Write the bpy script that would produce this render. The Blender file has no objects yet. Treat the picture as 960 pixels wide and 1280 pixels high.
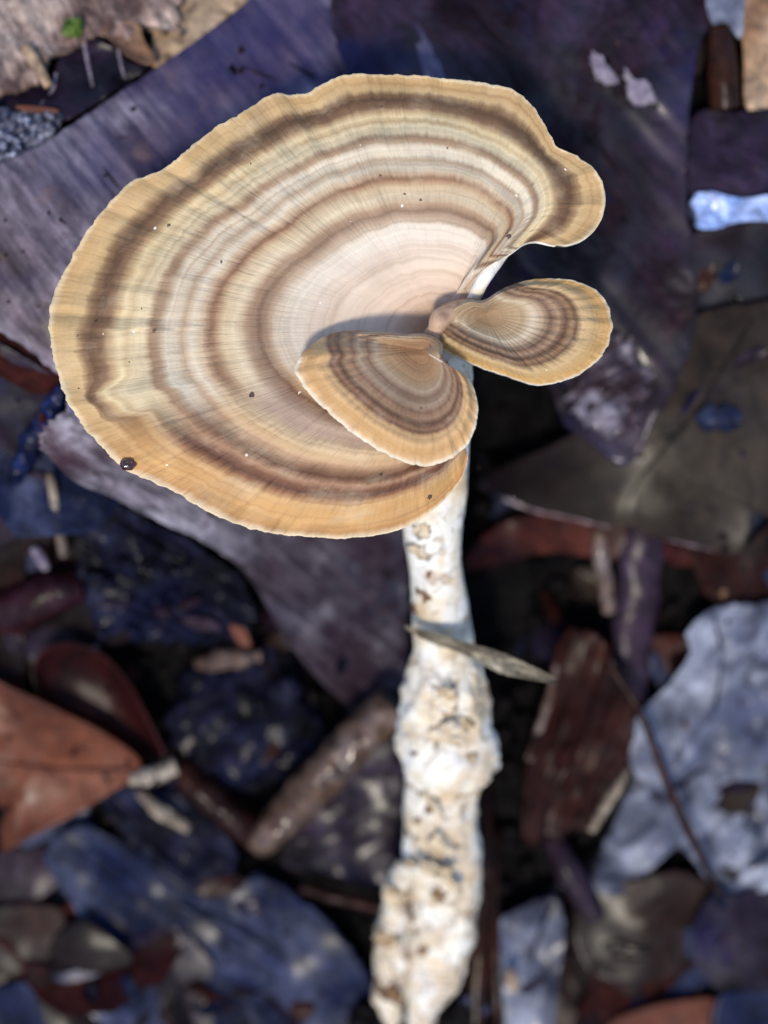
import bpy, bmesh, math, random
from mathutils import Vector, noise

random.seed(7)
sc = bpy.context.scene
col = sc.collection

# ------------------------------------------------------------------ camera, sky, sun, exposure
W, ZF, D = 0.083, 0.0405, 0.15          # frame width at the focus plane, its height, camera distance (metres)
H = ZF + D
cam = bpy.data.cameras.new('camera')
cam.sensor_width = 36.0
cam.lens = 36.0 * D / (W * 1280 / 960)
cam.clip_start, cam.clip_end = 0.005, 60.0
cam.dof.use_dof = True
cam.dof.focus_distance = D
cam.dof.aperture_fstop = 8.0
camo = bpy.data.objects.new('camera', cam)
camo.location = (0, 0, H)
col.objects.link(camo)
sc.camera = camo

SUN_DIR = Vector((-0.12, -0.44, 0.89)).normalized()      # towards the sun
world = bpy.data.worlds.new('World')
sc.world = world
world.use_nodes = True
wn = world.node_tree.nodes
sky = wn.new('ShaderNodeTexSky')
sky.sky_type = 'NISHITA'
sky.sun_disc = False
sky.ozone_density = 3.0
sky.sun_elevation = math.asin(SUN_DIR.z)
sky.sun_rotation = math.atan2(SUN_DIR.x, SUN_DIR.y)
world.node_tree.links.new(sky.outputs[0], wn['Background'].inputs[0])
wn['Background'].inputs[1].default_value = 0.15

sun = bpy.data.lights.new('sun', 'SUN')
sun.energy = 2.0
sun.angle = math.radians(7.0)
sun.color = (1.0, 0.91, 0.76)
suno = bpy.data.objects.new('sun', sun)
suno.rotation_euler = SUN_DIR.to_track_quat('Z', 'Y').to_euler()
suno.location = (-0.3, -1.2, 2.7)
col.objects.link(suno)

sc.view_settings.view_transform = 'Standard'
sc.view_settings.look = 'None'
sc.view_settings.gamma = 1.0
sc.view_settings.use_curve_mapping = False
sc.view_settings.exposure = 0.62
sc.cycles.use_denoising = True
sc.cycles.max_bounces = 6
sc.cycles.sample_clamp_indirect = 4.0

# ------------------------------------------------------------------ helpers
def lin(c, k=1.0):
    out = []
    for v in c:
        v = v / 255.0
        out.append(k * (v / 12.92 if v <= 0.04045 else ((v + 0.055) / 1.055) ** 2.4))
    return (*out, 1.0)

def rich(c, k, f=1.4):
    r = lin(c, k)
    m = (r[0] + r[1] + r[2]) / 3
    return (*(max(0.0, m + (v - m) * f) for v in r[:3]), 1.0)

def sstep(a, b, x):
    t = min(1.0, max(0.0, (x - a) / (b - a)))
    return t * t * (3 - 2 * t)

def N(x, y, z=0.0):
    return noise.noise(Vector((x, y, z)))

def P(px, py, z):
    """photo pixel on the horizontal plane at height z"""
    s = W / 960.0 * (H - z) / D
    return (px - 480.0) * s, (640.0 - py) * s

def G(x, y):
    """height of the litter bed: a bank that falls towards the stalk's foot"""
    v = max(-1.6, min(1.5, y / 0.055))
    g = 0.004 + 0.0095 * math.tanh(1.3 * v)
    g += 0.012 * math.exp(-(((x + 0.045) / 0.040) ** 2 + ((y - 0.028) / 0.032) ** 2))
    g -= 0.007 * math.exp(-(((x - 0.016) / 0.011) ** 2 + ((y + 0.012) / 0.022) ** 2))
    g -= 0.008 * math.exp(-(((x - 0.0145) / 0.008) ** 2 + ((y - 0.0115) / 0.008) ** 2))
    g += 0.0014 * N(x * 45, y * 45, 3.1)
    return g

def GP(px, py, lift=0.0):
    z = 0.01
    for _ in range(3):
        x, y = P(px, py, z)
        z = G(x, y) + lift
    return x, y, z

def link_mesh(name, verts, faces, mats, parent=None, fmat=None, attrs=None, smooth=True):
    me = bpy.data.meshes.new(name)
    me.from_pydata(verts, [], faces)
    for m in (mats if isinstance(mats, (list, tuple)) else [mats]):
        me.materials.append(m)
    if fmat:
        me.polygons.foreach_set('material_index', fmat)
    if smooth:
        me.polygons.foreach_set('use_smooth', [True] * len(faces))
    for k, vals in (attrs or {}).items():
        a = me.attributes.new(k, 'FLOAT', 'POINT')
        a.data.foreach_set('value', vals)
    me.update()
    o = bpy.data.objects.new(name, me)
    col.objects.link(o)
    if parent is not None:
        o.parent = parent
    return o

def tag(o, label, cat, group=None):
    o['label'] = label
    o['category'] = cat
    if group:
        o['group'] = group
    return o

def thing(name, label, cat, group=None):
    o = bpy.data.objects.new(name, None)
    o.empty_display_size = 0.005
    col.objects.link(o)
    return tag(o, label, cat, group)

def catmull(pts, n, closed=True):
    """resample a smooth curve through pts (tuples of any length) at n evenly spaced places"""
    m = len(pts)
    segs = m if closed else m - 1
    dense = []
    K = 14
    for i in range(segs):
        if closed:
            p0, p1, p2, p3 = pts[(i - 1) % m], pts[i], pts[(i + 1) % m], pts[(i + 2) % m]
        else:
            p0, p1, p2, p3 = pts[max(i - 1, 0)], pts[i], pts[i + 1], pts[min(i + 2, m - 1)]
        for k in range(K):
            t = k / K
            dense.append(tuple(0.5 * (2 * b + (c - a) * t + (2 * a - 5 * b + 4 * c - d) * t * t + (3 * b - a - 3 * c + d) * t ** 3)
                               for a, b, c, d in zip(p0, p1, p2, p3)))
    dense.append(tuple(pts[0]) if closed else tuple(pts[-1]))
    L = [0.0]
    for a, b in zip(dense, dense[1:]):
        L.append(L[-1] + math.hypot(a[0] - b[0], a[1] - b[1]))
    out, j = [], 0
    cnt = n if closed else n - 1
    for i in range(n):
        s = L[-1] * i / cnt
        while j < len(L) - 2 and L[j + 1] < s:
            j += 1
        f = (s - L[j]) / max(1e-9, L[j + 1] - L[j])
        out.append(tuple(a + (b - a) * f for a, b in zip(dense[j], dense[j + 1])))
    return out

def fan(name, mats, outline, centre, zf, thick, closed=True, nr=14, na=120, parent=None, jag=0.0, jagf=0.12, ringf=None, tmin=0.003, extra=None, smooth=0):
    """a curved sheet with real thickness, spanned from `centre` to `outline` (photo pixels);
    zf(px, py, t, i/na) gives the height in metres of its upper face"""
    o = catmull([tuple(p) + ((1.0,) if len(p) == 2 else ()) for p in outline], na, closed)
    sd = random.random() * 100
    verts, ring, ang, ext = [], [], [], []
    om = o
    if smooth:
        om = []
        for i in range(na):
            k = smooth if closed else min(smooth, i, na - 1 - i)
            w = [o[(i + d) % na] for d in range(-k, k + 1)]
            om.append((sum(p[0] for p in w) / len(w), sum(p[1] for p in w) / len(w)))
    ths = [math.atan2(q[1] - centre[1], q[0] - centre[0]) for q in o]
    for j in range(nr + 1):
        t = tmin + (1 - tmin) * j / nr
        for i, q in enumerate(o):
            jj = 1.0
            if jag:
                jj = 1 + jag * t * t * (N(q[0] * jagf, q[1] * jagf, sd) + 0.6 * N(q[0] * jagf * 3, q[1] * jagf * 3, sd + 5))
            e = sstep(0.84, 1.0, t)
            ox, oy = om[i][0] + (q[0] - om[i][0]) * e, om[i][1] + (q[1] - om[i][1]) * e
            ox, oy = centre[0] + (ox - centre[0]) * jj, centre[1] + (oy - centre[1]) * jj
            bx, by = (q[3], q[4]) if len(q) > 3 else ((ox + centre[0]) / 2, (oy + centre[1]) / 2)
            px = (1 - t) ** 2 * centre[0] + 2 * t * (1 - t) * bx + t * t * ox
            py = (1 - t) ** 2 * centre[1] + 2 * t * (1 - t) * by + t * t * oy
            z = zf(px, py, t, i / na)
            x, y = P(px, py, z)
            verts.append((x, y, z))
            ring.append(ringf(t, q, i / na, px, py) if ringf else t * q[2])
            ang.append(ths[i] if False else i / na)
            if extra:
                ext.append(extra(px, py))
    M = len(verts)
    for v in list(verts):
        verts.append((v[0], v[1], v[2] - thick))
    ring += ring
    ang += ang
    ext += ext
    faces, fm = [], []
    cols = na if closed else na - 1
    for j in range(nr):
        for i in range(cols):
            a, b = j * na + i, j * na + (i + 1) % na
            c, d = b + na, a + na
            faces.append((a, d, c, b)); fm.append(0)
            faces.append((M + a, M + b, M + c, M + d)); fm.append(1)
    r = nr * na
    for i in range(cols):
        a, b = r + i, r + (i + 1) % na
        faces.append((a, M + a, M + b, b)); fm.append(1)
        a, b = i, (i + 1) % na
        faces.append((a, b, M + b, M + a)); fm.append(0)
    if not closed:
        for j in range(nr):
            a, b = j * na, (j + 1) * na
            faces.append((a, M + a, M + b, b)); fm.append(1)
            a, b = j * na + na - 1, (j + 1) * na + na - 1
            faces.append((a, b, M + b, M + a)); fm.append(1)
    if not isinstance(mats, (list, tuple)):
        mats = [mats, mats]
    at = {'ring': ring, 'ang': ang}
    if extra:
        at['sector'] = ext
    # the photo's y runs down, so the winding is turned over
    faces = [tuple(reversed(f)) for f in faces]
    return link_mesh(name, verts, faces, mats, parent, fm, at)

def tube(name, mat, path, ns=14, steps=40, parent=None, bump=0.0, bumpf=300, flat=1.0, lift=True, capped=True):
    """a tapered rod through path points (px, py, z or lift, radius in photo pixels)"""
    pts = []
    for px, py, z, r in path:
        if lift:
            x, y, zz = GP(px, py, z)
        else:
            x, y = P(px, py, z); zz = z
        pts.append((x, y, zz, r * W / 960.0 * (H - zz) / D))
    c = catmull(pts, steps, False)
    sd = random.random() * 50
    verts, faces, along = [], [], []
    for k, q in enumerate(c):
        p = Vector(q[:3])
        a = Vector(c[max(k - 1, 0)][:3]); b = Vector(c[min(k + 1, steps - 1)][:3])
        tan = (b - a).normalized()
        side = tan.cross(Vector((0, 0, 1)))
        if side.length < 0.05:
            side = Vector((1, 0, 0))
        side.normalize()
        up = side.cross(tan)
        for s in range(ns):
            an = 2 * math.pi * s / ns
            d = side * math.cos(an) + up * (math.sin(an) * flat)
            r = q[3]
            w = p + d * r
            if bump:
                w += d * (r * bump * (N(w.x * bumpf, w.y * bumpf, w.z * bumpf + sd) + 0.5 * N(w.x * bumpf * 2.3, w.y * bumpf * 2.3, w.z * bumpf * 2.3 + sd)))
            verts.append(tuple(w)); along.append(k / (steps - 1))
    for k in range(steps - 1):
        for s in range(ns):
            a, b = k * ns + s, k * ns + (s + 1) % ns
            faces.append((a, b, b + ns, a + ns))
    if capped:
        faces.append(tuple(reversed(range(ns))))
        faces.append(tuple((steps - 1) * ns + s for s in range(ns)))
    return link_mesh(name, verts, faces, mat, parent, None, {'ring': along, 'low': [1.0] * len(along)})

def chunk(name, mat, px, py, lift, rx, ry, rz, rot=0.0, rough=0.35, freq=260, sub=4, parent=None, squash=0.0):
    """a weathered lump; radii in photo pixels, rz in metres"""
    x0, y0, z0 = GP(px, py, lift)
    s = W / 960.0 * (H - z0) / D
    bm = bmesh.new()
    bmesh.ops.create_icosphere(bm, subdivisions=sub, radius=1.0)
    sd = random.random() * 90
    cr, sr = math.cos(rot), math.sin(rot)
    for v in bm.verts:
        p = v.co
        k = 1 + rough * (N(p.x * 1.3 + sd, p.y * 1.3, p.z * 1.3) + 0.55 * N(p.x * 3.1 + sd, p.y * 3.1, p.z * 3.1) + 0.35 * N(p.x * 7 + sd, p.y * 7, p.z * 7) + 0.2 * N(p.x * 15 + sd, p.y * 15, p.z * 15))
        q = Vector((p.x * rx * s * k, p.y * ry * s * k, p.z * rz * k))
        v.co = (x0 + q.x * cr - q.y * sr, y0 + q.x * sr + q.y * cr, z0 + q.z)
    me = bpy.data.meshes.new(name)
    bm.to_mesh(me); bm.free()
    me.materials.append(mat)
    me.polygons.foreach_set('use_smooth', [True] * len(me.polygons))
    o = bpy.data.objects.new(name, me)
    col.objects.link(o)
    if parent is not None:
        o.parent = parent
    return o

# ------------------------------------------------------------------ materials
class Nodes:
    def __init__(self, name):
        self.m = bpy.data.materials.new(name)
        self.m.use_nodes = True
        self.t = self.m.node_tree
        self.b = self.t.nodes['Principled BSDF']
        self.obj = None
    def n(self, kind, **kw):
        x = self.t.nodes.new(kind)
        for k, v in kw.items():
            setattr(x, k, v)
        return x
    def l(self, a, b):
        self.t.links.new(a, b)
    def coords(self):
        if self.obj is None:
            self.obj = self.n('ShaderNodeTexCoord').outputs['Object']
        return self.obj
    def noise(self, scale, detail=4, rough=0.55, vec=None, dist=0.0):
        x = self.n('ShaderNodeTexNoise')
        x.inputs['Scale'].default_value = scale
        x.inputs['Detail'].default_value = detail
        x.inputs['Roughness'].default_value = rough
        x.inputs['Distortion'].default_value = dist
        self.l(vec if vec is not None else self.coords(), x.inputs['Vector'])
        return x.outputs['Fac']
    def mapped(self, rot=0.0, scale=(1, 1, 1), vec=None, loc=(0, 0, 0)):
        """rotate first (grain along the new x), then stretch"""
        a = self.n('ShaderNodeMapping')
        a.inputs['Rotation'].default_value = (0, 0, rot)
        self.l(vec if vec is not None else self.coords(), a.inputs['Vector'])
        b = self.n('ShaderNodeMapping')
        b.inputs['Scale'].default_value = scale
        b.inputs['Location'].default_value = loc
        self.l(a.outputs[0], b.inputs['Vector'])
        return b.outputs[0]
    def ramp(self, fac, stops, interp='LINEAR'):
        r = self.n('ShaderNodeValToRGB')
        e = r.color_ramp.elements
        r.color_ramp.interpolation = interp
        while len(e) < len(stops):
            e.new(0.5)
        for i, (p, c) in enumerate(sorted(stops, key=lambda s: s[0])):
            e[i].position = p
            e[i].color = c if len(c) == 4 else (*c, 1)
        self.l(fac, r.inputs[0])
        return r.outputs[0]
    def math(self, op, a, b=None, clamp=False):
        x = self.n('ShaderNodeMath', operation=op, use_clamp=clamp)
        for i, v in enumerate((a, b)):
            if v is None:
                continue
            if isinstance(v, (int, float)):
                x.inputs[i].default_value = v
            else:
                self.l(v, x.inputs[i])
        return x.outputs[0]
    def maprange(self, v, a, b, c, d):
        x = self.n('ShaderNodeMapRange')
        for i, k in enumerate((a, b, c, d)):
            x.inputs[i + 1].default_value = k
        self.l(v, x.inputs[0])
        return x.outputs[0]
    def mix(self, fac, a, b, blend='MIX'):
        x = self.n('ShaderNodeMix', data_type='RGBA', blend_type=blend)
        for s, v in ((x.inputs[0], fac), (x.inputs[6], a), (x.inputs[7], b)):
            if isinstance(v, (int, float)):
                s.default_value = v
            elif isinstance(v, tuple):
                s.default_value = v
            else:
                self.l(v, s)
        return x.outputs[2]
    def attr(self, name):
        return self.n('ShaderNodeAttribute', attribute_name=name).outputs['Fac']
    def xyz(self, x, y, z=None):
        c = self.n('ShaderNodeCombineXYZ')
        for i, v in enumerate((x, y, z)):
            if v is None:
                continue
            if isinstance(v, (int, float)):
                c.inputs[i].default_value = v
            else:
                self.l(v, c.inputs[i])
        return c.outputs[0]
    def bump(self, h, dist, strength=1.0, prev=None):
        x = self.n('ShaderNodeBump')
        x.inputs['Distance'].default_value = dist
        x.inputs['Strength'].default_value = strength
        self.l(h, x.inputs['Height'])
        if prev is not None:
            self.l(prev, x.inputs['Normal'])
        return x.outputs[0]
    def out(self, color=None, rough=None, normal=None, **kw):
        def put(k, v):
            if v is None:
                return
            s = self.b.inputs[k]
            if isinstance(v, (int, float, tuple)):
                s.default_value = v
            else:
                self.l(v, s)
        put('Base Color', color); put('Roughness', rough); put('Normal', normal)
        for k, v in kw.items():
            put(k.replace('_', ' '), v)
        return self.m

KA = 0.76          # share of the picture value taken as reflectance

def cap_material(name, stops, stops2=None, fibres=150.0, lines=1.0):
    n = Nodes(name)
    ring, ang = n.attr('ring'), n.attr('ang')
    wob = n.noise(420, 3)
    wob2 = n.noise(90, 2)
    r = n.math('ADD', ring, n.math('MULTIPLY', n.math('SUBTRACT', wob, 0.5), 0.022))
    r = n.math('ADD', r, n.math('MULTIPLY', n.math('SUBTRACT', wob2, 0.5), 0.025))
    fv = n.xyz(n.math('MULTIPLY', ang, fibres), n.math('MULTIPLY', ring, 7.0))
    fib = n.noise(1.0, 3, 0.6, fv)
    fib = n.math('ADD', 0.5, n.math('MULTIPLY', n.math('SUBTRACT', fib, 0.5), n.maprange(ring, 0.15, 0.55, 0.0, 1.0)))
    r = n.math('ADD', r, n.math('MULTIPLY', n.math('SUBTRACT', fib, 0.5), 0.020))
    c = n.ramp(r, [(p, rich(q, KA, 1.03)) for p, q in stops])
    if stops2:
        c2 = n.ramp(r, [(p, rich(q, KA, 1.03)) for p, q in stops2])
        c = n.mix(n.attr('sector'), c, c2)
    patch = n.maprange(n.noise(1.0, 4, 0.6, n.xyz(n.math('MULTIPLY', ang, 22.0), n.math('MULTIPLY', ring, 9.0))), 0.50, 0.70, 0.0, 0.40)
    c = n.mix(n.math('MULTIPLY', patch, n.maprange(ring, 0.4, 0.6, 0.0, lines)), c, rich((214, 194, 162), KA, 1.0))
    # fine concentric lines, radial fibres, blotches
    fine = n.noise(1.0, 2, 0.5, n.xyz(n.math('MULTIPLY', r, 46.0), n.math('MULTIPLY', n.math('MULTIPLY', ang, 2.5), n.maprange(ring, 0.12, 0.45, 0.0, 1.0))))
    c = n.mix(lines, c, n.ramp(fine, [(0.30, (0.80, 0.74, 0.68)), (0.44, (0.97, 0.96, 0.94)), (0.62, (1.06, 1.06, 1.05))]), 'MULTIPLY')
    c = n.mix(1.0, c, n.ramp(fib, [(0.25, (0.86, 0.84, 0.81)), (0.45, (1, 1, 1)), (0.75, (1.05, 1.04, 1.03))]), 'MULTIPLY')
    blot = n.noise(160, 4)
    c = n.mix(1.0, c, n.ramp(blot, [(0.3, (0.86, 0.83, 0.80)), (0.6, (1.05, 1.05, 1.05))]), 'MULTIPLY')
    # specks of soil
    dv = n.n('ShaderNodeVectorMath', operation='ADD')
    n.l(n.coords(), dv.inputs[0])
    nz = n.n('ShaderNodeTexNoise'); nz.inputs['Scale'].default_value = 2600
    n.l(n.coords(), nz.inputs['Vector'])
    sc_ = n.n('ShaderNodeVectorMath', operation='SCALE'); sc_.inputs['Scale'].default_value = 0.0005
    n.l(nz.outputs['Color'], sc_.inputs[0]); n.l(sc_.outputs[0], dv.inputs[1])
    for scale, part, colr in ((360, 0.86, (50, 36, 32)), (700, 0.93, (84, 62, 50)), (900, 0.955, (238, 230, 216))):
        v = n.n('ShaderNodeTexVoronoi')
        v.inputs['Scale'].default_value = scale
        n.l(dv.outputs[0], v.inputs['Vector'])
        rnd = n.n('ShaderNodeSeparateColor')
        n.l(v.outputs['Color'], rnd.inputs[0])
        size = n.math('MULTIPLY', rnd.outputs[1], 0.17)
        sp = n.math('MULTIPLY', n.math('LESS_THAN', v.outputs['Distance'], size), n.math('GREATER_THAN', rnd.outputs[0], part))
        c = n.mix(n.math('MULTIPLY', sp, 0.9), c, lin(colr))
    wr = n.noise(1.0, 3, 0.55, n.xyz(n.math('MULTIPLY', ang, fibres * 0.3), n.math('MULTIPLY', ring, 3.0)))
    b = n.bump(n.math('MULTIPLY', wr, n.maprange(ring, 0.2, 0.65, 0.0, 1.0)), 0.0007, 0.6)
    b = n.bump(fib, 0.00026, 0.6, b)
    b = n.bump(fine, 0.00016, 0.5, b)
    b = n.bump(n.noise(1500, 3), 0.00008, 0.5, b)
    return n.out(c, 0.62, b, Specular_IOR_Level=0.35, Sheen_Weight=0.12, Sheen_Roughness=0.4)

CAP_TOP = [(0.0, (176, 142, 112)), (0.06, (200, 166, 138)), (0.13, (230, 204, 184)), (0.24, (234, 214, 194)), (0.34, (232, 215, 197)), (0.375, (238, 226, 208)), (0.415, (230, 216, 196)),
           (0.44, (190, 164, 138)), (0.475, (148, 120, 98)), (0.50, (176, 146, 118)), (0.53, (222, 202, 170)), (0.565, (214, 190, 154)), (0.585, (172, 136, 104)), (0.60, (142, 106, 80)),
           (0.62, (196, 168, 138)), (0.645, (224, 210, 186)), (0.672, (190, 164, 136)), (0.688, (218, 202, 176)), (0.72, (228, 214, 190)), (0.742, (168, 140, 112)), (0.76, (160, 132, 104)),
           (0.78, (220, 200, 164)), (0.805, (234, 214, 174)), (0.822, (208, 182, 140)), (0.842, (230, 208, 164)), (0.858, (196, 166, 124)), (0.875, (136, 104, 76)), (0.906, (106, 76, 52)),
           (0.922, (150, 118, 84)), (0.938, (208, 176, 128)), (0.985, (198, 162, 112)), (1.0, (234, 212, 174))]
CAP_LOW = [(0.0, (172, 138, 112)), (0.2, (214, 190, 168)), (0.33, (214, 196, 178)), (0.38, (150, 126, 110)), (0.43, (206, 174, 132)),
           (0.465, (150, 112, 88)), (0.51, (196, 170, 150)), (0.56, (188, 162, 144)), (0.60, (226, 198, 160)), (0.635, (218, 186, 144)),
           (0.675, (190, 152, 116)), (0.71, (146, 108, 82)), (0.735, (118, 82, 60)), (0.765, (166, 126, 96)), (0.79, (122, 80, 56)),
           (0.815, (92, 56, 38)), (0.84, (150, 104, 70)), (0.868, (212, 168, 116)), (0.90, (206, 160, 104)), (0.935, (214, 168, 110)),
           (0.975, (204, 154, 98)), (1.0, (238, 216, 180))]
CAP_SMALL = [(0.0, (172, 138, 106)), (0.15, (164, 130, 98)), (0.28, (180, 148, 112)), (0.36, (192, 168, 142)), (0.42, (140, 112, 90)),
             (0.49, (186, 160, 134)), (0.545, (134, 102, 80)), (0.60, (172, 138, 108)), (0.645, (108, 76, 56)), (0.685, (146, 110, 84)),
             (0.72, (112, 78, 56)), (0.755, (206, 168, 122)), (0.83, (216, 174, 122)), (0.90, (208, 164, 112)), (0.955, (218, 178, 128)), (1.0, (246, 232, 208))]
CAP_SIDE = [(0.0, (172, 144, 112)), (0.18, (176, 150, 118)), (0.30, (190, 166, 132)), (0.38, (216, 198, 170)), (0.45, (186, 160, 132)),
            (0.515, (116, 86, 66)), (0.575, (168, 136, 108)), (0.63, (104, 72, 52)), (0.68, (150, 116, 84)), (0.72, (112, 80, 56)), (0.765, (206, 174, 128)),
            (0.84, (214, 180, 130)), (0.92, (204, 162, 104)), (0.97, (206, 164, 104)), (1.0, (238, 222, 190))]

M_CAP = cap_material('cap_zones', CAP_TOP, CAP_LOW, 210)
M_CAPS = cap_material('small_cap_zones', CAP_SMALL, None, 90, 0.45)
M_CAPR = cap_material('side_cap_zones', CAP_SIDE, None, 90, 0.45)

def pore_material():
    n = Nodes('white_pores')
    v = n.n('ShaderNodeTexVoronoi')
    v.inputs['Scale'].default_value = 3500
    n.l(n.coords(), v.inputs['Vector'])
    c = n.ramp(n.noise(300, 3), [(0.35, lin((228, 214, 190), 0.9)), (0.6, lin((244, 240, 232), 0.9))])
    return n.out(c, 0.7, n.bump(v.outputs['Distance'], 0.0001, 0.4), Specular_IOR_Level=0.3)
M_PORE = pore_material()

def stipe_material():
    n = Nodes('stalk_flesh')
    a = n.noise(210, 5, 0.62)
    c = n.ramp(a, [(0.28, lin((208, 176, 132), 0.8)), (0.38, lin((236, 218, 188), 0.8)), (0.50, lin((246, 238, 222), 0.78)), (0.66, lin((249, 246, 240), 0.82))])
    b = n.noise(330, 5, 0.65, None, 0.8)
    k = n.noise(110, 2)
    dirt = n.math('MULTIPLY', n.maprange(b, 0.62, 0.66, 0, 1), n.maprange(k, 0.48, 0.56, 0, 1))
    c = n.mix(dirt, c, lin((98, 76, 58)))
    low = n.attr('low')
    c = n.mix(n.math('MULTIPLY', n.maprange(n.noise(170, 5, 0.62, None, 0.8), 0.48, 0.56, 0, 0.75), low), c, lin((190, 168, 138)))
    crack = n.math('ABSOLUTE', n.math('SUBTRACT', n.noise(240, 4, 0.6, None, 0.5), 0.5))
    c = n.mix(n.math('MULTIPLY', n.maprange(crack, 0.0, 0.035, 0.95, 0), n.math('MULTIPLY', low, n.maprange(k, 0.40, 0.55, 0, 1))), c, lin((112, 88, 66)))
    och = n.maprange(n.noise(330, 3, 0.5), 0.60, 0.72, 0, 0.6)
    c = n.mix(och, c, lin((206, 172, 126)))
    h = n.bump(b, 0.0004, 0.5)
    h = n.bump(n.noise(1400, 3), 0.00010, 0.5, h)
    return n.out(c, 0.55, h, Specular_IOR_Level=0.4, Subsurface_Weight=0.12, Subsurface_Radius=(0.002, 0.0014, 0.0008), Subsurface_Scale=0.5)
M_STIPE = stipe_material()

def litter(name, stops, scale=110, grain=None, gscale=(60, 900), gstr=0.6, rough=(0.28, 0.6), bump=0.0003, spots=None, wet=0.5, stain_sheen=None, fine=900, kb=0.22, grad=None, mottle=0.9, gloss=0.26, sat=1.4):
    """dead leaf, bark or soil: blotched colour, fibre streaks along `grain` (radians, world), wet gloss"""
    n = Nodes(name)
    a = n.noise(scale, 5, 0.6, None, 0.4)
    k = len(stops) - 1
    c = n.ramp(a, [(0.35 + 0.30 * i / max(k, 1), rich(s, kb, sat)) for i, s in enumerate(stops)])
    h = n.noise(fine, 4, 0.6)
    bb = n.bump(n.noise(scale * 2.2, 3, 0.5), bump * 2, 0.4)
    if grain is not None:
        g = n.noise(1.0, 4, 0.65, n.mapped(-grain, (gscale[0], gscale[1], gscale[1])))
        c = n.mix(gstr, c, n.mix(1.0, c, n.ramp(g, [(0.32, (0.35, 0.33, 0.36)), (0.5, (0.95, 0.95, 0.95)), (0.7, (1.75, 1.7, 1.72))]), 'MULTIPLY'))
        bb = n.bump(g, bump * 1.6, 0.8, bb)
    else:
        c = n.mix(gstr, c, n.mix(1.0, c, n.ramp(n.noise(scale * 4, 4), [(0.3, (0.45, 0.43, 0.45)), (0.7, (1.6, 1.55, 1.55))]), 'MULTIPLY'))
    mot = n.noise(scale * 4.5, 7, 0.72, n.mapped(0.9, (1.0, 1.5, 1.0)), 0.7)
    c = n.mix(mottle, c, n.mix(1.0, c, n.ramp(mot, [(0.33, (0.22, 0.20, 0.22)), (0.48, (0.78, 0.76, 0.78)), (0.58, (1.15, 1.12, 1.12)), (0.70, (1.5, 1.45, 1.5))]), 'MULTIPLY'))
    if stain_sheen:                       # a second colour in patches: own blotches, and blue painted for reflected sky
        for (colr, s, lo, hi, amt) in stain_sheen:
            f = n.maprange(n.noise(s, 4, 0.6, n.mapped(0.4, (1, 1, 1), None, (len(name) * 0.37, s * 0.01, 0))), lo, hi, 0, amt)
            c = n.mix(f, c, rich(colr, kb, sat))
    if grad:                        # one end takes another colour: (direction, from, to, colour, share)
        sx = n.n('ShaderNodeSeparateXYZ')
        n.l(n.mapped(-grad[0]), sx.inputs[0])
        gx = n.math('ADD', sx.outputs[0], n.math('MULTIPLY', n.math('SUBTRACT', n.noise(90, 3), 0.5), 0.016))
        c = n.mix(n.math('MULTIPLY', n.maprange(gx, grad[1], grad[2], 0, grad[4]), n.maprange(n.noise(scale * 5, 4), 0.25, 0.6, 0.65, 1.0)), c, rich(grad[3], kb, sat))
    if spots:
        v = n.n('ShaderNodeTexVoronoi')
        v.inputs['Scale'].default_value = spots[1]
        n.l(n.mapped(0, (1, 1, 1), n.xyz(n.noise(500, 2), n.noise(500, 2), 0.0)) if False else n.coords(), v.inputs['Vector'])
        s = n.math('LESS_THAN', n.math('ADD', v.outputs['Distance'], n.math('MULTIPLY', n.noise(1100, 2), 0.22)), spots[2])
        c = n.mix(s, c, rich(spots[0], kb))
    bb = n.bump(h, bump, 0.7, bb)
    r = n.maprange(n.noise(scale * 3, 3), 0.35, 0.65, 0.45 + rough[0] * 0.4, 0.45 + rough[1] * 0.5)
    film = n.math('MULTIPLY', n.maprange(n.noise(scale * 1.4, 6, 0.68, None, 0.8), 0.42, 0.60, 0.04, 1.25), wet)
    cn = n.bump(n.noise(max(200, scale * 1.5), 2, 0.5), bump * 0.3, 0.25)
    m = n.out(c, r, bb, Specular_IOR_Level=0.10, Coat_Weight=film, Coat_Roughness=gloss, Coat_IOR=1.48)
    n.l(cn, n.b.inputs['Coat Normal'])
    return m

R = math.radians
# world grain angles: a line that falls to the right in the photo at 50 degrees has angle -50
M = {}
M['soil'] = litter('dark_soil', [(6, 5, 8), (18, 13, 16), (34, 25, 28)], 160, None, rough=(0.45, 0.8), bump=0.0006, wet=0.0, kb=0.14)
M['crumb'] = litter('soil_crumb', [(8, 6, 8), (22, 16, 18), (52, 42, 46)], 300, None, rough=(0.4, 0.75), bump=0.0005, wet=0.05, kb=0.16)
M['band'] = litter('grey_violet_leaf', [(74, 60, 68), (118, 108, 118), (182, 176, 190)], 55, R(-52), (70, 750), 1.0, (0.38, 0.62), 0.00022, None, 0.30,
                   [((56, 58, 100), 38, 0.52, 0.66, 0.45), ((150, 120, 100), 120, 0.60, 0.70, 0.5)], kb=0.72, sat=1.0, mottle=0.6, grad=(R(38), -0.012, 0.016, (46, 44, 96), 0.7))  # blue patches and blue end paint the sky's sheen into the colour
M['strip'] = litter('grey_fibrous_strip', [(84, 76, 84), (138, 132, 142), (206, 202, 212)], 60, R(-38), (45, 620), 1.0, (0.34, 0.6), 0.0003, None, 0.7,
                    [((70, 38, 52), 55, 0.50, 0.62, 0.7), ((70, 80, 150), 60, 0.60, 0.68, 0.7)], kb=0.68, sat=1.05, mottle=0.6, grad=(R(-38), -0.020, 0.000, (44, 30, 42), 1.0))  # the blue patches are a painted sky highlight
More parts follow.
